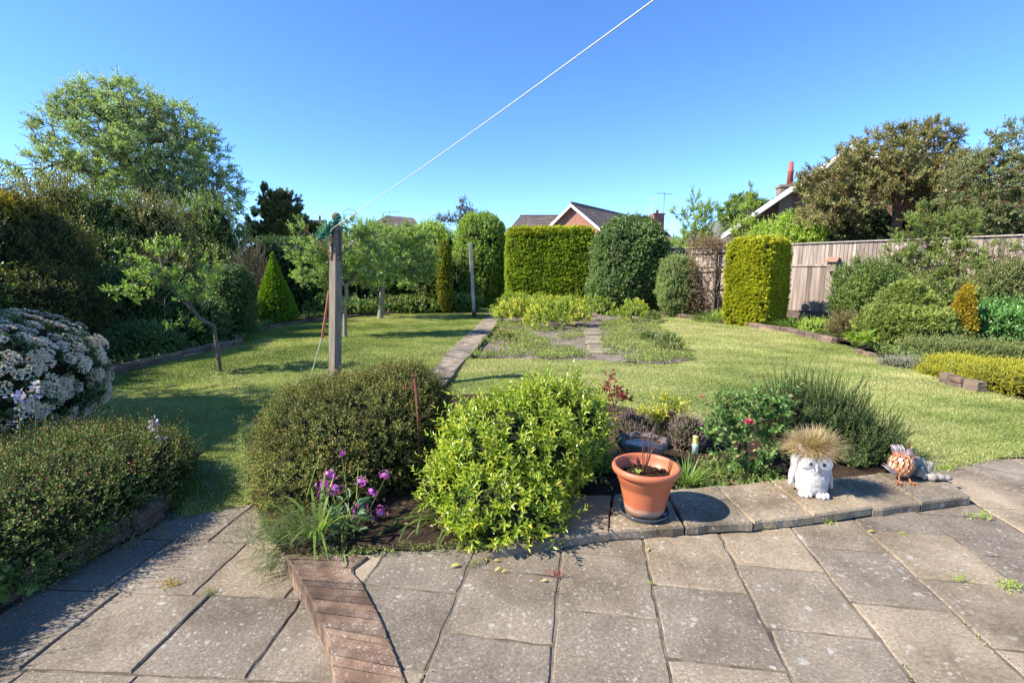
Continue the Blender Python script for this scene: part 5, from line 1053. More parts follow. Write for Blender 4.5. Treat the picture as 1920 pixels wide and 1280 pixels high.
# blue lilac flower stems at front left
LILM = LIL = leafmat('lilac petals', [(0, (.30, .25, .65)), (1, (.62, .55, .90))], .3)
mats_ = [M_stem, LIL, LILY]
def bellstem(label, px, py0, py1, d, seed, n=12, lean=(0, 0)):
    rg = RNG(seed); mb = MB(); b = D(px, py0, d); t = D(px + lean[0], py1, d + .05); pts = [b + (t - b) * k + rg.normal(0, .004, 3) for k in np.linspace(0, 1, 6)]; tube(mb, pts, np.linspace(.005, .0022, 6), 5)
    q = t + rg.normal(0, 1, (n, 3)) * [.02, .02, .03]; place(mb, q, rg.normal(0, 1, (n, 3)), rg.normal(0, 1, (n, 3)), .02, .018, FLOWER, 1, rg.uniform(0, 1, n))
    k = rg.uniform(.4, .9, 8)[:, None]; q = b + (t - b) * k; s = rg.normal(0, 1, (8, 3)); s[:, 2] = .5; tri(mb, q, q + nrmz(s) * .03, .0015, 0); place(mb, q + nrmz(s) * .03, rg.normal(0, 1, (8, 3)), rg.normal(0, 1, (8, 3)), .012, .01, FLOWER, 1, .8)
    return tag(mb.build('bluebell', mats_), label, 'flower')
bellstem('tall pale stem with lilac flowers in front of the white flowering bush, left one', 40, 850, 740, 3.0, 1, 22, (-4, 0))
bellstem('pale stem with lilac flowers in front of the white flowering bush, right one', 66, 850, 736, 3.05, 2, 14, (2, 0))
bellstem('blue lilac flower spike at the back right corner of the front left hedge', 290, 840, 795, 3.4, 3, 16, (0, 0))
bellstem('short green seed spike rising from the front left hedge', 180, 850, 802, 3.4, 4, 2)
bellstem('lower blue lilac flower beside the right end of the front left hedge', 304, 850, 818, 3.35, 5, 7)
tuft('grass_clump', 'drooping grassy clump at the right end of the front left hedge', (-2.38, 3.45, -.08), .16, 150, .26, .007, LILY, 5, .9, .7, 'plant', rlo=0, rhi=.35)
tuft('grass_clump', 'dry grass tuft growing between the low wall and lower paving', (-2.33, 2.75, -.1), .12, 90, .14, .004, G_leaf, 6, .5, .8, 'plant', rlo=.4)
shrub('broad_leaf_plant', 'small round leaved plant squeezed beneath the front left hedge', 'plant', [Form((-2.5, 2.25, .0), (.12, .14, .10), 2, .1, 2, 5)], 30, MID, M_stem, L=.05, k=4, ll=.06, asp=.9, T=T7, seed=7, core=0)

# lime green choisya
CH = leafmat('choisya leaves', [(0, (.05, .09, .015)), (.35, (.17, .25, .03)), (.75, (.40, .44, .045)), (.93, (.56, .57, .09)), (1, (.70, .50, .04))], .35, .28, .55, .12, 4)
fc = [Form((.0, 3.06, .30), (.50, .50, .41), 1.9, .09, 2.5, 111), Form((-.04, 2.72, .13), (.38, .34, .24), 2.1, .1, 2.5, 112), Form((.28, 3.35, .40), (.42, .40, .34), 2.1, .12, 2.5, 113), Form((-.42, 2.84, .20), (.18, .18, .10), 2, .15, 2.5, 114)]
shrub('choisya', 'bright lime green leafy bush overhanging the patio left of the terracotta pot', 'shrub', fc, 1900, CH, [CH, M_core], L=.115, k=11, ll=.049, asp=.36, T=T7, seed=111, depth=.26, core=.76, upw=.55, outw=.8, rand=.45, ang=58, tipb=.45, stem=.0016, bend=.0)
tree('rose_bush', 'thorny green stems with small leaves rising behind the lime green bush', 'rose bush', (.42, 3.5, .02), (.42, 3.52, .3), px_pts([(1075, 730, 3.6, (.14, .12, .1)), (1040, 740, 3.6, (.12, .1, .1)), (1105, 760, 3.5, (.1, .1, .12)), (1110, 850, 3.4, (.15, .12, .2))]), 34, MID, M_twig, .009, seed=112, sh=2, L=.07, k=6, ll=.035, asp=.6, T=T7, rmin=.002, upw=.4)
REDL = leafmat('dark red leaves', [(0, (.09, .02, .018)), (.6, (.20, .035, .03)), (1, (.34, .07, .05))], .35, .35, .5, .1, 3)
tree('rose_shoot', 'young rose shoot with dark crimson leaves between the lime bush and bird bath', 'rose', D(1150, 840, 3.9) * [1, 1, 0], D(1152, 790, 3.9), px_pts([(1150, 735, 3.9, (.08, .08, .10)), (1145, 705, 3.9, (.03, .03, .04)), (1172, 755, 3.9, (.05, .05, .04)), (1128, 735, 3.9, (.04, .04, .05))]), 22, REDL, M_twig, .006, seed=113, sh=2, L=.06, k=5, ll=.038, asp=.6, T=T7, rmin=.0018, upw=.3)
# rose bush with a pink bloom
rr_ = tree('rose_bush', 'leafy rose bush with one deep pink bloom behind the stone ledge', 'rose bush', D(1395, 885, 3.45) * [1, 1, 0], D(1398, 850, 3.5), px_pts([(1370, 800, 3.5, (.19, .16, .14)), (1440, 790, 3.55, (.16, .15, .16)), (1340, 760, 3.55, (.10, .1, .09)), (1400, 745, 3.6, (.2, .15, .07)), (1460, 745, 3.7, (.16, .12, .08)), (1385, 860, 3.4, (.2, .12, .08)), (1450, 870, 3.4, (.12, .1, .1))]),
     120, leafmat('rose leaves', [(0, (.03, .07, .022)), (.5, (.08, .155, .04)), (.85, (.19, .30, .08)), (1, (.30, .18, .08))], .35, .4, .35, .15, 3), M_twig, .012, seed=114, sh=3, L=.08, k=6, ll=.042, asp=.65, T=T7, rmin=.0022, upw=.35, wig=.12)
def rose(name, c, r, m_, seed, parent):
    rg = RNG(seed); mb = MB()
    for ring, (k, rad, tilt) in enumerate(((5, 1, .35), (5, .8, .8), (4, .5, 1.3), (3, .25, 2.2))):
        a = np.arange(k) * 6.283 / k + ring * .6; d = np.stack([np.cos(a), np.sin(a), np.full(k, tilt)], 1)
        place(mb, np.tile(c, (k, 1)) - [0, 0, r * .3], d, -np.stack([np.cos(a), np.sin(a), np.full(k, -.6)], 1), r * 1.1, r * 1.0 * (1 - .15 * ring), T7, 0, rg.uniform(0, 1, k))
    return mb.build(name, m_, parent)
PINK = leafmat('pink petals', [(0, (.55, .04, .12)), (1, (.80, .22, .30))], .25)
rose('bloom', D(1404, 791, 3.38), .042, PINK, 1, rr_); rose('bud', D(1316, 744, 3.5), .022, leafmat('bud', [(0, (.5, .12, .12)), (1, (.7, .35, .28))], .2), 2, rr_)
mb = MB(); tube(mb, [D(1345, 850, 3.5), D(1325, 790, 3.5), D(1316, 750, 3.5)], [.004, .003, .002], 5); mb.build('bud_stem', M_stem, rr_)
# upright yew
shrub('yew', 'dark green yew bush with upright bristly shoots behind the owl', 'shrub', [Form((2.50, 3.92, .26), (.42, .36, .34), 2.2, .1, 2.5, 115), Form((2.78, 3.75, .16), (.36, .28, .2), 2.2, .1, 2.5, 116)], 1700, leafmat('yew needles', [(0, (.03, .06, .02)), (.5, (.085, .14, .04)), (1, (.22, .26, .08))], .15, .6, .25, .2, 3), M_core, L=.19, k=34, ll=.019, asp=.36, T=T4, seed=115, depth=.35, core=.75, upw=1.1, outw=.65, rand=.22, ang=62, tipb=.3, stem=.002)
# bird bath
def rockwob(seed): 
    w_ = wav(seed, 6, 2.2); return lambda th, z: .10 * math.sin(th * 5 + 1) * .5 + .06 * math.sin(th * 9) + .05 * float(w_(np.array([[math.cos(th), math.sin(th), z * 8]]))[0])
bb = D(1205, 835, 3.55); root = thing('bird_bath', 'low rough stone bird bath holding water behind the terracotta pot', 'bird bath', (bb[0], bb[1], .0))
M_rock = stonemat('rough grey stone', (.09, .075, .07), (.19, .155, .14), (.30, .25, .22), .7, 2.0)
mb = MB(); cz = .22; lathe(mb, (bb[0], bb[1], 0), [(.001, .05), (.10, .10), (.15, .15), (.185, .19), (.195, cz + .005), (.18, cz + .02), (.155, cz + .012), (.14, cz - .02), (.08, cz - .035), (.001, cz - .04)], 56, wob=rockwob(3)); mb.build('bowl', M_rock, root)
mb = MB(); lathe(mb, (bb[0], bb[1], 0), [(.13, 0), (.10, .03), (.07, .06), (.08, .11)], 20, wob=rockwob(4)); mb.build('pedestal', M_rock, root)
mw, n, l, p = mat('water'); p.inputs['Base Color'].default_value = (.10, .06, .03, 1); p.inputs['Roughness'].default_value = .03; p.inputs['IOR'].default_value = 1.33; p.inputs['Specular IOR Level'].default_value = .9
mb = MB(); mb.add([(bb[0] + .142 * (1 + rockwob(3)(t, cz)) * math.cos(t), bb[1] + .142 * (1 + rockwob(3)(t, cz)) * math.sin(t), cz - .012) for t in np.linspace(0, 6.283, 40, endpoint=False)], np.array([list(range(40))])); mb.build('water', mw, root)
HEA = leafmat('pale heather', [(0, (.13, .10, .07)), (.5, (.30, .22, .19)), (1, (.50, .38, .36))], .15, .8, .1, .2, 4)
shrub('heather', 'faded pinkish brown heather mound directly behind the bird bath', 'shrub', [Form((*D(1185, 800, 4.0)[:2], .14), (.20, .16, .17), 2.2, .1, 2, 117)], 700, HEA, M_core, L=.06, k=12, ll=.009, asp=.6, seed=117, depth=.2, core=.85, upw=.8, ang=40)
shrub('heather', 'faded pinkish brown heather mound right of the lime yellow sprigs', 'shrub', [Form((*D(1287, 810, 3.95)[:2], .14), (.16, .15, .17), 2.2, .1, 2, 118)], 650, HEA, M_core, L=.06, k=12, ll=.009, asp=.6, seed=118, depth=.2, core=.85, upw=.8, ang=40)
LY = leafmat('yellow choisya', [(0, (.22, .26, .03)), (.5, (.44, .44, .06)), (1, (.66, .60, .13))], .35, .35, .4, .12, 3)
shrub('young_choisya', 'small bush of lime yellow leaves behind the bird bath', 'shrub', [Form((*D(1245, 785, 4.15)[:2], .2), (.24, .12, .19), 2.2, .15, 2, 119)], 110, LY, M_twig, L=.09, k=8, ll=.055, asp=.3, T=T7, seed=119, depth=.4, core=.5, upw=.9, ang=50, stem=.002)
tuft('grass_clump', 'spiky bright green grassy clump right of the terracotta pot', D(1292, 885, 3.2) * [1, 1, 0] + [0, .05, .02], .07, 150, .24, .008, LILY, 8, .35, .7, 'plant', rlo=.3)
tuft('grass_clump', 'narrow leaved green clump left of the bird bath', D(1130, 860, 3.5) * [1, 1, 0] + [0, 0, .02], .10, 160, .24, .008, LILY, 9, .4, .6, 'plant')
GC = leafmat('sedum', [(0, (.07, .12, .03)), (.6, (.18, .26, .06)), (.85, (.30, .34, .10)), (1, (.35, .12, .12))], .3)
rg = RNG(120); mb = MB()
for (x0, x1, y_) in ((1265, 1475, 903), (1290, 1460, 885), (1310, 1420, 870)):
    n = 150; q = np.array([P(rg.uniform(x0, x1), y_ + rg.normal(0, 5), .05) for _ in range(n)]); shoots(mb, q - [0, 0, .03], rg.normal(0, .6, (n, 3)) + [0, 0, 1.], rg.uniform(.03, .07, n), 7, .022, .5, T4, rg, 60, .5, 0, 0, 1)
tag(mb.build('ground_cover', [GC], origin=(1.5, 3.2, .02)), kind='stuff')
mb = MB(); n = 500; q = np.stack([rg.uniform(-1.3, 2.6, n), rg.uniform(2.6, 4.6, n)], 1); q = q[inpoly(q[:, 0], q[:, 1], BED)]; n = len(q)
place(mb, np.column_stack([q, np.full(n, .045)]), rg.normal(0, 1, (n, 3)) * [1, 1, .2], np.tile([0, 0, 1.], (n, 1)) + rg.normal(0, .3, (n, 3)), .035, .018, T5, 0, rg.uniform(0, 1, n))
tag(mb.build('leaf_litter', [leafmat('dry litter', [(0, (.16, .08, .04)), (1, (.42, .30, .16))], .1)], origin=(1, 3, 0)), kind='stuff')
# little glass lantern on a spike
c = D(1305, 815, 3.45); root = thing('garden_light', 'small garden light with a yellow and blue glass tube on a thin spike', 'garden light', (c[0], c[1], .0)); mb = MB(); tube(mb, [(c[0], c[1], 0), (c[0], c[1], .16)], .006, 6); mb.build('spike', M_iron, root)
mb = MB(); lathe(mb, (c[0], c[1], .16), [(.001, 0), (.022, 0), (.022, .05), (.024, .055), (.024, .075), (.02, .08)], 16); mb.build('lower_glass', plain('blue grey glass', (.42, .50, .45), (.25, .35, .40), 30, .15, .7), root)
mb = MB(); lathe(mb, (c[0], c[1], .235), [(.02, 0), (.021, .055), (.024, .06), (.001, .065)], 16); mb.build('upper_glass', plain('amber glass', (.75, .62, .16), (.6, .5, .2), 30, .15, .7), root)
# ---- terracotta pot, saucer, bare twigs
PC = P(1203, 968, .06); PC = np.array([PC[0] + .025, PC[1] + .04, .062])
mt, n, l, p = mat('terracotta plastic'); g = n.new('ShaderNodeTexCoord'); sx = n.new('ShaderNodeSeparateXYZ'); l.new(g.outputs['Object'], sx.inputs[0])
rz = ramp(n, [(.0, (.42, .24, .17)), (.045, (.50, .31, .23)), (.07, (.46, .135, .062)), (1, (.50, .15, .07))]); no = noise(n, l, 9, 4); ma = n.new('ShaderNodeMath'); ma.operation = 'MULTIPLY_ADD'; ma.inputs[1].default_value = .05; l.new(no.outputs[0], ma.inputs[0]); 
sb_ = n.new('ShaderNodeMath'); sb_.operation = 'SUBTRACT'; sb_.inputs[1].default_value = .025; l.new(sx.outputs['Z'], sb_.inputs[0]); l.new(sb_.outputs[0], ma.inputs[2]); l.new(ma.outputs[0], rz.inputs[0])
l.new(rz.outputs[0], p.inputs['Base Color']); p.inputs['Roughness'].default_value = .45; p.inputs['Specular IOR Level'].default_value = .4
root = thing('flower_pot', 'large terracotta coloured plastic pot on the stone ledge', 'flower pot', PC + [0, 0, .012])
mb = MB(); prof = [(.001, .012), (.105, .012), (.112, .014), (.122, .06), (.146, .17), (.150, .19), (.153, .193), (.156, .205), (.159, .208), (.163, .225), (.166, .228), (.172, .262)]
lathe(mb, PC, prof, 64); mb.build('body', mt, root)
mb = MB(); rim = [(.170, .262), (.184, .264), (.194, .272), (.199, .284), (.199, .297), (.194, .306), (.186, .31), (.178, .308), (.172, .300), (.168, .285), (.150, .21), (.001, .205)]
lathe(mb, PC, rim, 64); mb.build('rim', mt, root)
mb = MB(); rg = RNG(121); lathe(mb, PC, [(.156, .235), (.12, .243), (.06, .248), (.001, .25)], 40)
for k in range(260): a, r = rg.uniform(0, 6.28), .145 * math.sqrt(rg.uniform()); s = rg.uniform(.004, .011); ell(mb, PC + [r * math.cos(a), r * math.sin(a), .245 + s * .3], (s, s, s * .8), 6, 4, 0, .5, smooth=False)
mb.build('compost', plain('compost', (.06, .035, .022), (.02, .012, .008), 60, .95, .1, .8), root)
mb = MB(); lathe(mb, PC - [0, 0, .002], [(.001, .001), (.11, .001), (.128, .006), (.143, .030), (.147, .034), (.150, .032), (.134, .004), (.12, -.002), (.001, -.002)][::-1], 48)
tag(mb.build('saucer', [plain('dark glaze', (.035, .05, .07), (.06, .07, .08), 20, .12, .7)]), 'glossy dark blue saucer beneath the terracotta pot', 'saucer')
mb = MB(); b = PC + [-.01, .0, .24]
for dx, dy, h, bn in ((-.035, .02, .30, .01), (.01, .0, .33, .02), (.05, .02, .28, .02), (.09, -.01, .25, .0), (.07, .05, .30, .03), (-.02, -.02, .24, -.01)):
    t = b + [dx, dy, h]; m_ = (b + t) / 2 + [bn - dx * .2, 0, 0]; tube(mb, [b, m_, t], [.0035, .0026, .0016], 5)
    for s in (.6, .8): q = b + (t - b) * s; tube(mb, [q, q + [.012 * (1 if s < .7 else -1), 0, .03]], .0012, 4)
tag(mb.build('bare_twigs', [M_twig]), 'few bare reddish twigs growing in the terracotta pot', 'plant')
mb = MB(); n = 9; a = rg.uniform(0, 6.28, n); place(mb, PC + [-.055, -.02, .262] + np.stack([np.cos(a), np.sin(a), a * 0], 1) * .008, np.stack([np.cos(a), np.sin(a), np.full(n, .7)], 1), np.tile([0, 0, 1.], (n, 1)), .032, .014, T7, 0, .7); tri(mb, np.array([PC + [-.055, -.02, .24]]), np.array([PC + [-.055, -.02, .27]]), .002)
tag(mb.build('seedling', [LIME]), 'tiny green seedling at the left inside the terracotta pot', 'plant')

# ---- smooth unions of rounded lumps (ornaments)
def sculpt(name, lumps, m, parent, vox=.006, disp=None, smooth=4):
    mb = MB()
    for L_ in lumps: ell(mb, L_[0], L_[1], 20, 12, 0, .5, L_[2] if len(L_) > 2 else None)
    o = mb.build(name, m, parent); r = o.modifiers.new('r', 'REMESH'); r.mode = 'VOXEL'; r.voxel_size = vox; r.use_smooth_shade = True
    s = o.modifiers.new('s', 'SMOOTH'); s.iterations = smooth; s.factor = .5
    if disp:
        t = bpy.data.textures.new(name, 'CLOUDS'); t.noise_scale = disp[1]; d = o.modifiers.new('d', 'DISPLACE'); d.texture = t; d.strength = disp[0]; d.mid_level = .5
    return o
# ---- white owl planter. local frame: x right, y away from the viewer, turned a little left
OC = P(1533, 935, .06); OC = np.array([OC[0], OC[1] + .09, .062]); oa = R(-14)
def ow(x, y, z): return OC + [x * math.cos(oa) - y * math.sin(oa), x * math.sin(oa) + y * math.cos(oa), z]
M_owl = plain('chalky white paint', (.58, .55, .52), (.34, .31, .30), 22, .8, .2, .35, bscale=60)
root = thing('owl_planter', 'chalky white owl-shaped planter with big round eyes and clawed feet', 'owl planter', OC); root.scale = (.94, .94, 1.24)
rz = (0, 0, oa)
sculpt('body', [(ow(0, 0, .10), (.118, .10, .095), rz), (ow(0, -.02, .05), (.104, .092, .058), rz), (ow(0, -.01, .135), (.108, .092, .085), rz), (ow(0, 0, .20), (.112, .088, .07), rz), (ow(0, -.025, .085), (.098, .09, .07), rz), (ow(-.085, -.01, .245), (.03, .035, .028), rz), (ow(.085, -.01, .245), (.03, .035, .028), rz), (ow(0, 0, .23), (.10, .08, .035), rz)], M_owl, root, .006, (.008, .02))
for sx in (-1, 1):
    o = sculpt('wing', [(ow(sx * .104, .01, .155), (.022, .055, .055), (0, sx * .12, oa)), (ow(sx * .115, .005, .105), (.018, .045, .055), (0, -sx * .25, oa)), (ow(sx * .122, -.005, .065), (.015, .03, .035), (0, -sx * .35, oa))], M_owl, root, .005)
    sculpt('foot', [(ow(sx * .052 + k * .027, -.092 - (.008 if k == 0 else 0), .018), (.0165, .03, .017), (0, 0, oa - k * .2)) for k in (-1, 0, 1)], plain('foot white', (.72, .66, .66), (.55, .47, .47), 30, .6), root, .004, None, 2)
    mb = MB(); c = ow(sx * .050, -.086, .185); ell(mb, c, (.050, .020, .036), 28, 10, 0, .5, (.15, 0, oa)); fo = mb.build('eye_disc', plain('eye white', (.74, .72, .71), (.60, .57, .56), 12, .55), root)
    mb = MB(); ell(mb, ow(sx * .040, -.106, .187), (.012, .006, .010), 14, 8, 0, .5, rz); e = mb.build('pupil', plain('brown pupil', (.07, .03, .04), (.04, .02, .02), 10, .25, .6), root); e.parent = fo
    sculpt('brow', [(ow(sx * .022, -.088, .222), (.026, .014, .009), (0, -sx * .35, oa)), (ow(sx * .058, -.082, .238), (.032, .016, .010), (0, -sx * .35, oa)), (ow(sx * .090, -.065, .252), (.022, .014, .011), (0, -sx * .5, oa))], M_owl, root, .004, None, 2)
sculpt('beak', [(ow(0, -.100, .175), (.012, .014, .022), rz), (ow(0, -.108, .158), (.008, .009, .014), rz)], M_owl, root, .0035, None, 2)
mb = MB(); rg = RNG(131); n = 2600; d = nrmz(rg.normal(0, 1, (n, 3))); d[:, 2] = np.abs(d[:, 2]) * .9 - .18; base = ow(0, 0, .305) + np.stack([rg.normal(0, .035, n), rg.normal(0, .03, n), rg.uniform(-.01, .02, n)], 1)
blades(mb, base, d * [1.25, 1, 1], rg.uniform(.12, .19, n) , .0022, .12, rg, 3, 0, 0, 1)
tag(mb.build('grass_tuft', [leafmat('straw hair', [(0, (.28, .22, .11)), (.5, (.50, .38, .22)), (1, (.66, .52, .36))], .35, .7, .2, .2, 20)]), 'spiky straw coloured grass tuft growing like hair from the owl', 'grass tuft')
# ---- metal bird with scale feathers
BC = P(1697, 905, .06); BC = np.array([BC[0], BC[1] + .05, .062]); S = .88
root = thing('bird_ornament', 'rusty metal bird ornament covered in orange scale feathers', 'bird ornament', BC)
bw = lambda x, y, z: BC + np.array([x, y, z]) * S
M_fe = leafmat('orange enamel feathers', [(0, (.20, .10, .09)), (.3, (.34, .13, .07)), (.6, (.46, .21, .10)), (.85, (.60, .35, .16)), (1, (.46, .42, .40))], 0, .4, .5, .1, 9)
M_gr = leafmat('grey brown feathers', [(0, (.16, .12, .12)), (.5, (.32, .27, .28)), (1, (.50, .44, .44))], 0, .4, .5, .1, 9)
mb = MB(); ell(mb, bw(0, 0, .125), (.076 * S, .07 * S, .088 * S), 24, 16, 0, .3); mb.build('body', M_fe, root)
mb = MB(); rows_ = 9
for i in range(rows_):
    ph = -1.25 + i * .29; k = int(13 * math.cos(ph)) + 3
    for j in range(k):
        a = 6.283 * (j + .5 * (i % 2)) / k; nn = np.array([math.cos(ph) * math.cos(a), math.cos(ph) * math.sin(a), math.sin(ph)]); pos = bw(0, 0, .125) + nn * np.array([.078, .072, .09]) * S
        dn = np.array([math.sin(ph) * math.cos(a), math.sin(ph) * math.sin(a), -math.cos(ph)]); place(mb, (pos - dn * .012)[None], (dn + nn * .22)[None], nn[None], .046 * S, .034 * S, T7, 0, rg.uniform(.2, 1))
mb.build('scale_feathers', M_fe, root)
sculpt('head', [(bw(.045, -.01, .215), (.032 * S, .03 * S, .03 * S)), (bw(.05, 0, .24), (.022 * S, .02 * S, .018 * S)), (bw(.03, 0, .19), (.035 * S, .032 * S, .03 * S))], M_gr, root, .004)
mb = MB(); h = bw(.045, -.045, .213); lathe(mb, h, [(.010, 0), (.001, .03)], 10, 0); mb.V[-1][:, [1, 2]] = np.stack([h[1] - (mb.V[-1][:, 2] - h[2]), h[2] + (mb.V[-1][:, 1] - h[1])], 1); mb.build('beak', M_rust, root)
mb = MB(); n = 7; xs_ = np.linspace(-.07, .03, n); place(mb, np.array([bw(x * .7, .03, .18) for x in xs_]), np.array([[x * 2, .15, 1.0] for x in xs_ + .02]), np.tile([0, -1., .1], (n, 1)), .10 * S, .036 * S, T7, 0, rg.uniform(0, 1, n)); place(mb, np.array([bw(x * .7, .02, .165) for x in xs_]), np.array([[x * 2, .1, 1.0] for x in xs_ + .02]), np.tile([0, -1., .1], (n, 1)), .07 * S, .034 * S, T7, 1, rg.uniform(.2, .7, n)); mb.build('raised_tail', [M_gr, M_fe], root)
mb = MB(); place(mb, np.array([bw(-.045, -.03, .045), bw(-.05, -.02, .05), bw(-.045, -.01, .04)]), np.array([[-1, .0, .95], [-1, .1, .75], [-1, .0, 1.1]]), np.tile([-.3, -1, .3], (3, 1)), np.array([.15, .13, .12]) * S, .024, T7, 0, np.array([.5, .8, .3])); mb.build('wing_feather', M_gr, root)
for sx, ex in ((-1, -.07), (1, .03)):
    mb = MB(); k0 = bw(sx * .03, -.02, .05); f0 = bw(ex, -.075, .012); tube(mb, [k0, (k0 + f0) / 2 + [0, -.01, 0], f0], .0045, 6)
    for a in (-2.5, -1.9, -1.2, -.6, 1.4): tube(mb, [f0, f0 + np.array([math.cos(a) * .03, math.sin(a) * .03, .006]), f0 + np.array([math.cos(a) * .05, math.sin(a) * .05, -.010])], [.0035, .003, .0015], 5)
    mb.build('leg', plain('orange rust', (.42, .17, .08), (.25, .09, .05), 40, .8), root)
mb = MB(); place(mb, np.array([bw(.05, .01, .25), bw(.055, .02, .25), bw(.045, .0, .25)]), np.array([[.1, .2, 1], [.3, .2, 1], [-.1, .1, 1.]]), np.tile([0, -1., 0], (3, 1)), .05, .016, T5, 0, .2); mb.build('crest', M_rust, root)
# ---- weathered stone creature lying behind the bird
SC = P(1745, 905, .06); SC = np.array([SC[0], SC[1] + .08, .062]); sw = lambda x, y, z: SC + np.array([x, y, z])
root = thing('stone_ornament', 'mossy grey stone animal ornament lying behind the orange bird', 'stone ornament', SC)
M_st = stonemat('mossy stone', (.24, .25, .18), (.38, .36, .30), (.50, .43, .39), .6, 3.0)
sculpt('body', [(sw(-.10, .03, .09), (.06, .05, .055)), (sw(-.05, .04, .11), (.06, .05, .045), (0, .2, 0)), (sw(.0, .03, .10), (.06, .045, .04), (0, .5, 0)), (sw(-.02, .0, .055), (.05, .04, .05)), (sw(-.10, .03, .03), (.05, .045, .04)), (sw(.03, .02, .05), (.05, .05, .05)),
    (sw(.055, .02, .085), (.034, .03, .028)), (sw(.072, .01, .10), (.018, .016, .016))], M_st, root, .006, (.012, .03))
sculpt('paw', [(sw(.03, -.05, .03), (.035, .03, .03)), (sw(.085, -.05, .03), (.04, .026, .024), (0, .05, -.1)), (sw(.13, -.055, .024), (.032, .022, .019)), (sw(.155, -.055, .02), (.016, .016, .014))], M_st, root, .005, (.006, .02))
sculpt('paw', [(sw(-.04, -.03, .06), (.022, .02, .045), (0, .35, 0)), (sw(-.015, -.04, .03), (.02, .02, .025))], M_st, root, .005, (.006, .02))

# ---- rusty iron stake with a curl
a, b = D(785, 905, 3.18), D(777, 706, 3.35); root = thing('iron_stake', 'rusty iron stake with a curled hook and flat cap beside the cotoneaster mound', 'iron stake', a * [1, 1, 0]); mb = MB(); a[2] = 0; m_ = D(785, 800, 3.22)
tube(mb, [a, m_, D(781, 735, 3.3), b], [.009, .010, .012, .014], 8); mb.build('shaft', M_rust, root)
mb = MB(); box(mb, b + [0, 0, .004], (.046, .034, .014), .2, 0, .5, .004); mb.build('cap', M_rust, root)
c = D(768, 722, 3.32); mb = MB(); tube(mb, arcpts(c, .024, 2.2, 6.1, 14, np.array([1., 0, 0]), zz), .007, 7); mb.build('hook', M_rust, root)
# ---- purple stocks and long leaves
PUR = leafmat('magenta petals', [(0, (.40, .06, .42)), (.6, (.58, .16, .60)), (1, (.72, .34, .72))], .3, .5, .3, .05, 5)
def stock(heads, base, seed):
    rg = RNG(seed); root = thing('purple_flowers', 'cluster of magenta purple flowers on thin stems before the cotoneaster mound', 'flowers', base)
    for (x, y, d, r, k) in heads:
        k = int(k * 1.6); mb = MB(); c = D(x, y, d); u = nrmz(rg.normal(0, 1, (k, 3))); q = c + u * r * 1.5 * [1.1, .8, .9] * rg.uniform(.15, 1.35, (k, 1)) + [0, 0, .004]; place(mb, q, np.cross(u, rg.normal(0, 1, (k, 3))), u, .016, .016, FLOWER, 0, rg.uniform(0, 1, k)); mb.build('flower_head', PUR, root)
    mb = MB()
    for (x, y, d, r, k) in heads: c = D(x, y, d) - [0, 0, r]; b = np.array(base) + rg.normal(0, .03, 3) * [1, 1, 0]; m_ = (b * .45 + c * .55) + [.0, 0, -.04]; tube(mb, [b, m_, c], [.0035, .0028, .0016], 4)
    mb.build('stems', M_stem, root)
    mb = MB(); n = 34; a = rg.uniform(0, 6.28, n); b = np.array(base) + np.stack([np.cos(a) * .05, np.sin(a) * .05, rg.uniform(0, .2, n)], 1); place(mb, b, np.stack([np.cos(a), np.sin(a), rg.uniform(-.1, .9, n)], 1), np.tile([0, 0, 1.], (n, 1)) + rg.normal(0, .3, (n, 3)), rg.uniform(.06, .12, n), .03, T7, 0, rg.uniform(0, .8, n)); mb.build('leaves', leafmat('stock leaves', [(0, (.05, .10, .04)), (1, (.13, .20, .09))], .3), root)
stock([(618, 890, 2.78, .024, 16), (605, 910, 2.76, .026, 22), (630, 918, 2.76, .026, 22), (599, 928, 2.75, .014, 8), (641, 850, 2.85, .018, 10), (676, 903, 2.8, .022, 14), (722, 891, 2.85, .018, 14), (697, 924, 2.8, .022, 16), (677, 952, 2.74, .030, 28), (712, 960, 2.76, .026, 22), (663, 972, 2.72, .016, 9), (700, 974, 2.74, .010, 5)], P(655, 1000, .03), 141)
rg = RNG(142); mb = MB(); base = P(590, 1005, .03); n = 30
a = rg.uniform(0, 6.28, n); b = base + np.stack([np.cos(a) * .05, np.sin(a) * .04, a * 0], 1)
blades(mb, b, np.stack([np.cos(a) * .5 - .1, np.sin(a) * .35, np.ones(n)], 1), rg.uniform(.26, .48, n), .020, rg.uniform(.1, 1.0, n), rg, 8, 0, .1, .9)
for (p_, w_) in (([(520, 915), (575, 868), (600, 850)], .012), ([(575, 930), (590, 880), (602, 848), (608, 845)], .012), ([(560, 905), (580, 885), (592, 880), (600, 900)], .010), ([(640, 990), (668, 935), (672, 868), (640, 864)], .010), ([(640, 960), (641, 1020), (650, 1062), (612, 1068)], .012), ([(680, 960), (660, 1000), (645, 1030)], .006), ([(655, 1025), (700, 1035), (748, 1032)], .008)):
    pts = [D(x, y, 2.62 + .02 * i) if y < 1010 else P(x, y, .03 if y < 1050 else .02) for i, (x, y) in enumerate(p_)]; pts = lerp_line(pts, 14); 
    V = []; s = np.array([.8, .5, .3]) / 1.0
    for i, q in enumerate(pts): t = i / 13; ww = w_ / 2 * (1 - t ** 3) + .0008; V += [q - nrmz(np.array([.6, -.5, .4])) * ww, q + nrmz(np.array([.6, -.5, .4])) * ww]
    mb.add(V, np.array([[2 * i, 2 * i + 1, 2 * i + 3, 2 * i + 2] for i in range(13)]), 0, rg.uniform(.3, .8), True)
tag(mb.build('strap_leaf_plant', [LILY]), 'clump of long bent strap leaves left of the purple flowers', 'plant')
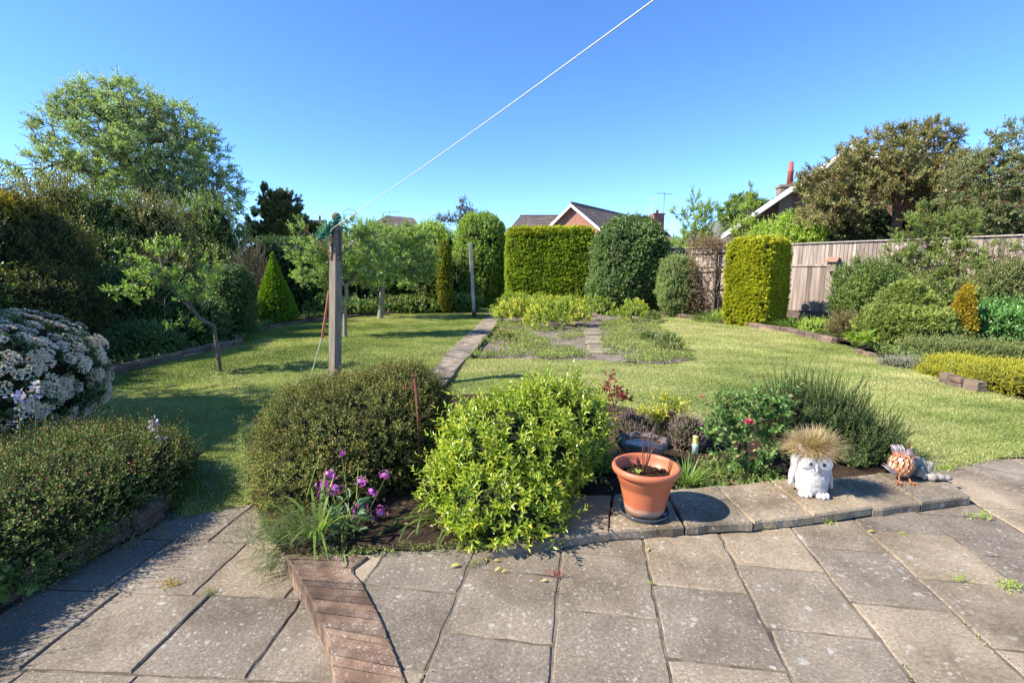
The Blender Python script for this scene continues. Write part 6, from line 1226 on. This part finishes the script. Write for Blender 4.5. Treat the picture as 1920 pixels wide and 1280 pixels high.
mb = MB(); base = P(545, 1010, .03); n = 420; q = base + rg.normal(0, 1, (n, 3)) * [.13, .09, .03] + [0, 0, .05]; d = rg.normal(0, .6, (n, 3)) + [-.1, -.3, .7]
shoots(mb, q, d, rg.uniform(.05, .12, n), 9, .024, .07, fan(3, .7, .35), rg, 55, .1, 0, .2, 1, stem=.001, smat=1, bend=-.02)
n = 90; q = P(520, 1040, 0) + rg.normal(0, 1, (n, 3)) * [.05, .05, .02]; shoots(mb, q, rg.normal(0, .5, (n, 3)) + [-.5, -.6, -.5], rg.uniform(.06, .15, n), 9, .022, .07, fan(3, .7, .35), rg, 50, .1, 0, .3, 1, stem=.001, smat=1)
tag(mb.build('feathery_plant', [SAGE, M_stem]), 'fine feathery green plant trailing over the top of the brick step', 'plant')
mb = MB(); n = 24; base = np.array([-.42, 2.72, .03]); a = rg.uniform(0, 6.28, n); blades(mb, base + np.stack([np.cos(a) * .05, np.sin(a) * .04, a * 0], 1), np.stack([np.cos(a), np.sin(a) * .6, np.ones(n) * .8], 1), rg.uniform(.15, .32, n), .011, .8, rg, 6, 0, 0, .8)
tag(mb.build('strap_leaf_plant', [LILY]), 'few drooping strap leaves in shade left of the lime green bush', 'plant')
rg = RNG(171); mb = MB(); e = np.concatenate([lerp_line([(-1.15, 2.36), (-.75, 2.41), (-.25, 2.46), (.06, 2.50)], 260), lerp_line([P(455, 800, -.1)[:2], P(452, 912, -.1)[:2], P(470, 945, -.1)[:2], P(520, 1030, -.02)[:2]], 300)]); e = e + rg.normal(0, .018, e.shape); n = len(e)
blades(mb, np.column_stack([e, lowz(e[:, 0], e[:, 1]) * .5]), np.stack([rg.normal(0, .7, n), rg.normal(-.2, .6, n), np.ones(n)], 1), rg.uniform(.02, .06, n), .005, .6, rg, 2, 0, .1, .9)
shoots(mb, np.column_stack([e, np.full(n, .012)]), rg.normal(0, .7, (n, 3)) + [0, -.2, .4], .03, 5, .014, .5, T4, rg, 60, .3, 0, .1, .9)
tag(mb.build('bed_edge_weeds', [WEED], origin=(-.5, 2.4, 0)), kind='stuff')
rg = RNG(172); n = 26; c_ = np.array([-.38, 2.75, .02]); mb = MB(); q = c_ + rg.normal(0, 1, (60, 3)) * [.16, .10, 0]
blades(mb, q, np.stack([rg.normal(0, .7, 60), rg.normal(-.2, .5, 60), np.ones(60) * .8], 1), rg.uniform(.12, .28, 60), .009, .8, rg, 5, 0, 0, .6)
tag(mb.build('strap_leaf_plant', [LILY]), 'thin dark green blades filling the shade between purple flowers and lime bush', 'plant')
# low growth along the front of the long borders
rg = RNG(173); mb = MB(); q = []
for pl, n_ in (([P(x, y, 0)[:2] for x, y in ((1925, 744), (1780, 706), (1640, 660), (1585, 641), (1480, 616), (1370, 600), (1228, 584), (1170, 577), (960, 570))], 2600), ([P(x, y, -.05)[:2] for x, y in ((186, 702), (300, 676), (450, 645))] + [P(x, y, 0)[:2] for x, y in ((475, 617), (560, 599), (700, 586), (885, 573))], 1500)):
    e = lerp_line(pl, n_); q.append(e + np.abs(rg.normal(0, .28, e.shape)) * [.5, 1.0] * (1 if len(q) == 0 else 1) + rg.normal(0, .04, e.shape))
q = np.concatenate(q); n = len(q); dn = wav(174, 8, 2.2)(np.column_stack([q, q[:, 0] * 0])); k = dn + rg.normal(0, .2, n) > -.15; q = q[k]; n = len(q)
shoots(mb, np.column_stack([q, np.full(n, .07)]), rg.normal(0, .6, (n, 3)) + [0, 0, .8], rg.uniform(.06, .20, n), 6, .055, .5, T4, rg, 55, .5, 0, 0, .85)
tag(mb.build('border_ground_cover', [MID], origin=(0, 10, 0)), kind='stuff')
# ---- fallen yellow leaves and weeds in the joints
M_fall = leafmat('fallen yellow leaves', [(0, (.55, .38, .05)), (1, (.75, .66, .22))], .2)
k_ = 0
for (x, y, s, lab) in ((862, 1057, .05, 'largest fallen yellow leaf on the patio left of the lime green bush'), (937, 1062, .04, None), (949, 1066, .035, None), (908, 1045, .04, None), (925, 1050, .035, None), (1026, 1086, .03, None), (1215, 1026, .035, 'pale fallen leaf on the patio below the terracotta pot'), (855, 1028, .03, None), (1640, 995, .04, 'narrow fallen leaf on the patio below the owl')):
    mb = MB(); q = P(x, y, .012); a = rg.uniform(0, 6.28); place(mb, q[None], np.array([[math.cos(a), math.sin(a), .05]]), np.array([[.1, -.1, 1.]]), s, s * .45, T7, 0, rg.uniform(0, 1))
    o = mb.build('fallen_leaf', [M_fall]); tag(o, lab or 'fallen yellow leaf on the slabs at the foot of the lime green bush', 'leaf', None if lab else 'fallen yellow leaves under the lime green bush')
for (x, y, z, s, m_, lab) in ((1546, 975, .01, .05, LIME, 'bright green weed at the foot of the ledge below the owl'), (1838, 968, .01, .05, LIME, 'small green weed in a patio joint right of the ledge end'), (886, 1055, .01, .03, SAGE, 'tiny grey green weed in the joint left of the lime green bush'), (1443, 987, .01, .035, LIME, 'small weed below the ledge between pot and owl'), (1219, 1092, .01, .014, LIME, 'tiny weed in the patio joint below the terracotta pot'), (1802, 1085, .01, .03, LIME, 'flat green weed in a patio joint near the right edge'), (1890, 1100, .01, .05, LIME, 'mossy green weed strip in a joint at the right edge'), (1690, 1000, .01, .018, LIME, 'tiny weed between slabs below the bird ornament'),
                          (320, 1095, -.1, .04, AMBER, 'small amber weed in the lower paving near the brick step'), (395, 1112, -.1, .03, MID, 'small dark weed in the lower paving joint'), (1040, 1078, .01, .035, REDL, 'small reddish weed in the patio joint below the lime green bush'), (1775, 880, 0, .05, LIME, 'bright green weed at the lawn edge behind the stone animal')):
    n = 26; q = P(x, y, z) + rg.normal(0, 1, (n, 3)) * [s * .6, s * .35, 0]; mb = MB(); shoots(mb, q, rg.normal(0, .7, (n, 3)) + [0, 0, .7], s * .7, 6, s * .3, .45, T4, rg, 60, .4, 0, .2, 1)
    tag(mb.build('weed', [m_], origin=q.mean(0)), lab, 'weed')
mb = MB(); n = 1300; j = rg.uniform(0, 1, n)
ln = [(U * r0 + Vv * 0, 0) for _, r0 in cols]
q = []
for (v0, r0) in cols:
    for k in range(-4, 6):
        if rg.uniform() < .55: u_ = r0 + k * .457 + rg.uniform(0, .4); p_ = U * u_ + Vv * v0; q += [p_ + rg.normal(0, .012, 2) + U * rg.normal(0, .05) for _ in range(rg.integers(4, 26))]
q = np.array(q); k = (q[:, 0] - MIDL[0][0]) * (MIDL[1][1] - MIDL[0][1]) - (q[:, 1] - MIDL[0][1]) * (MIDL[1][0] - MIDL[0][0]) < -.1
q = q[k & (q[:, 1] < 2.4 + .2 * np.maximum(q[:, 0] - .35, 0))]; n = len(q)
place(mb, np.column_stack([q, np.full(n, .0)]), rg.normal(0, 1, (n, 3)) * [1, 1, .5] + [0, 0, .3], np.tile([0, 0, 1.], (n, 1)), .013, .007, T4, 0, rg.uniform(.3, 1, n))
tag(mb.build('joint_debris', [leafmat('joint moss', [(0, (.10, .07, .04)), (.6, (.24, .17, .09)), (1, (.16, .22, .06))], .1)], origin=(0, 2, 0)), kind='stuff')
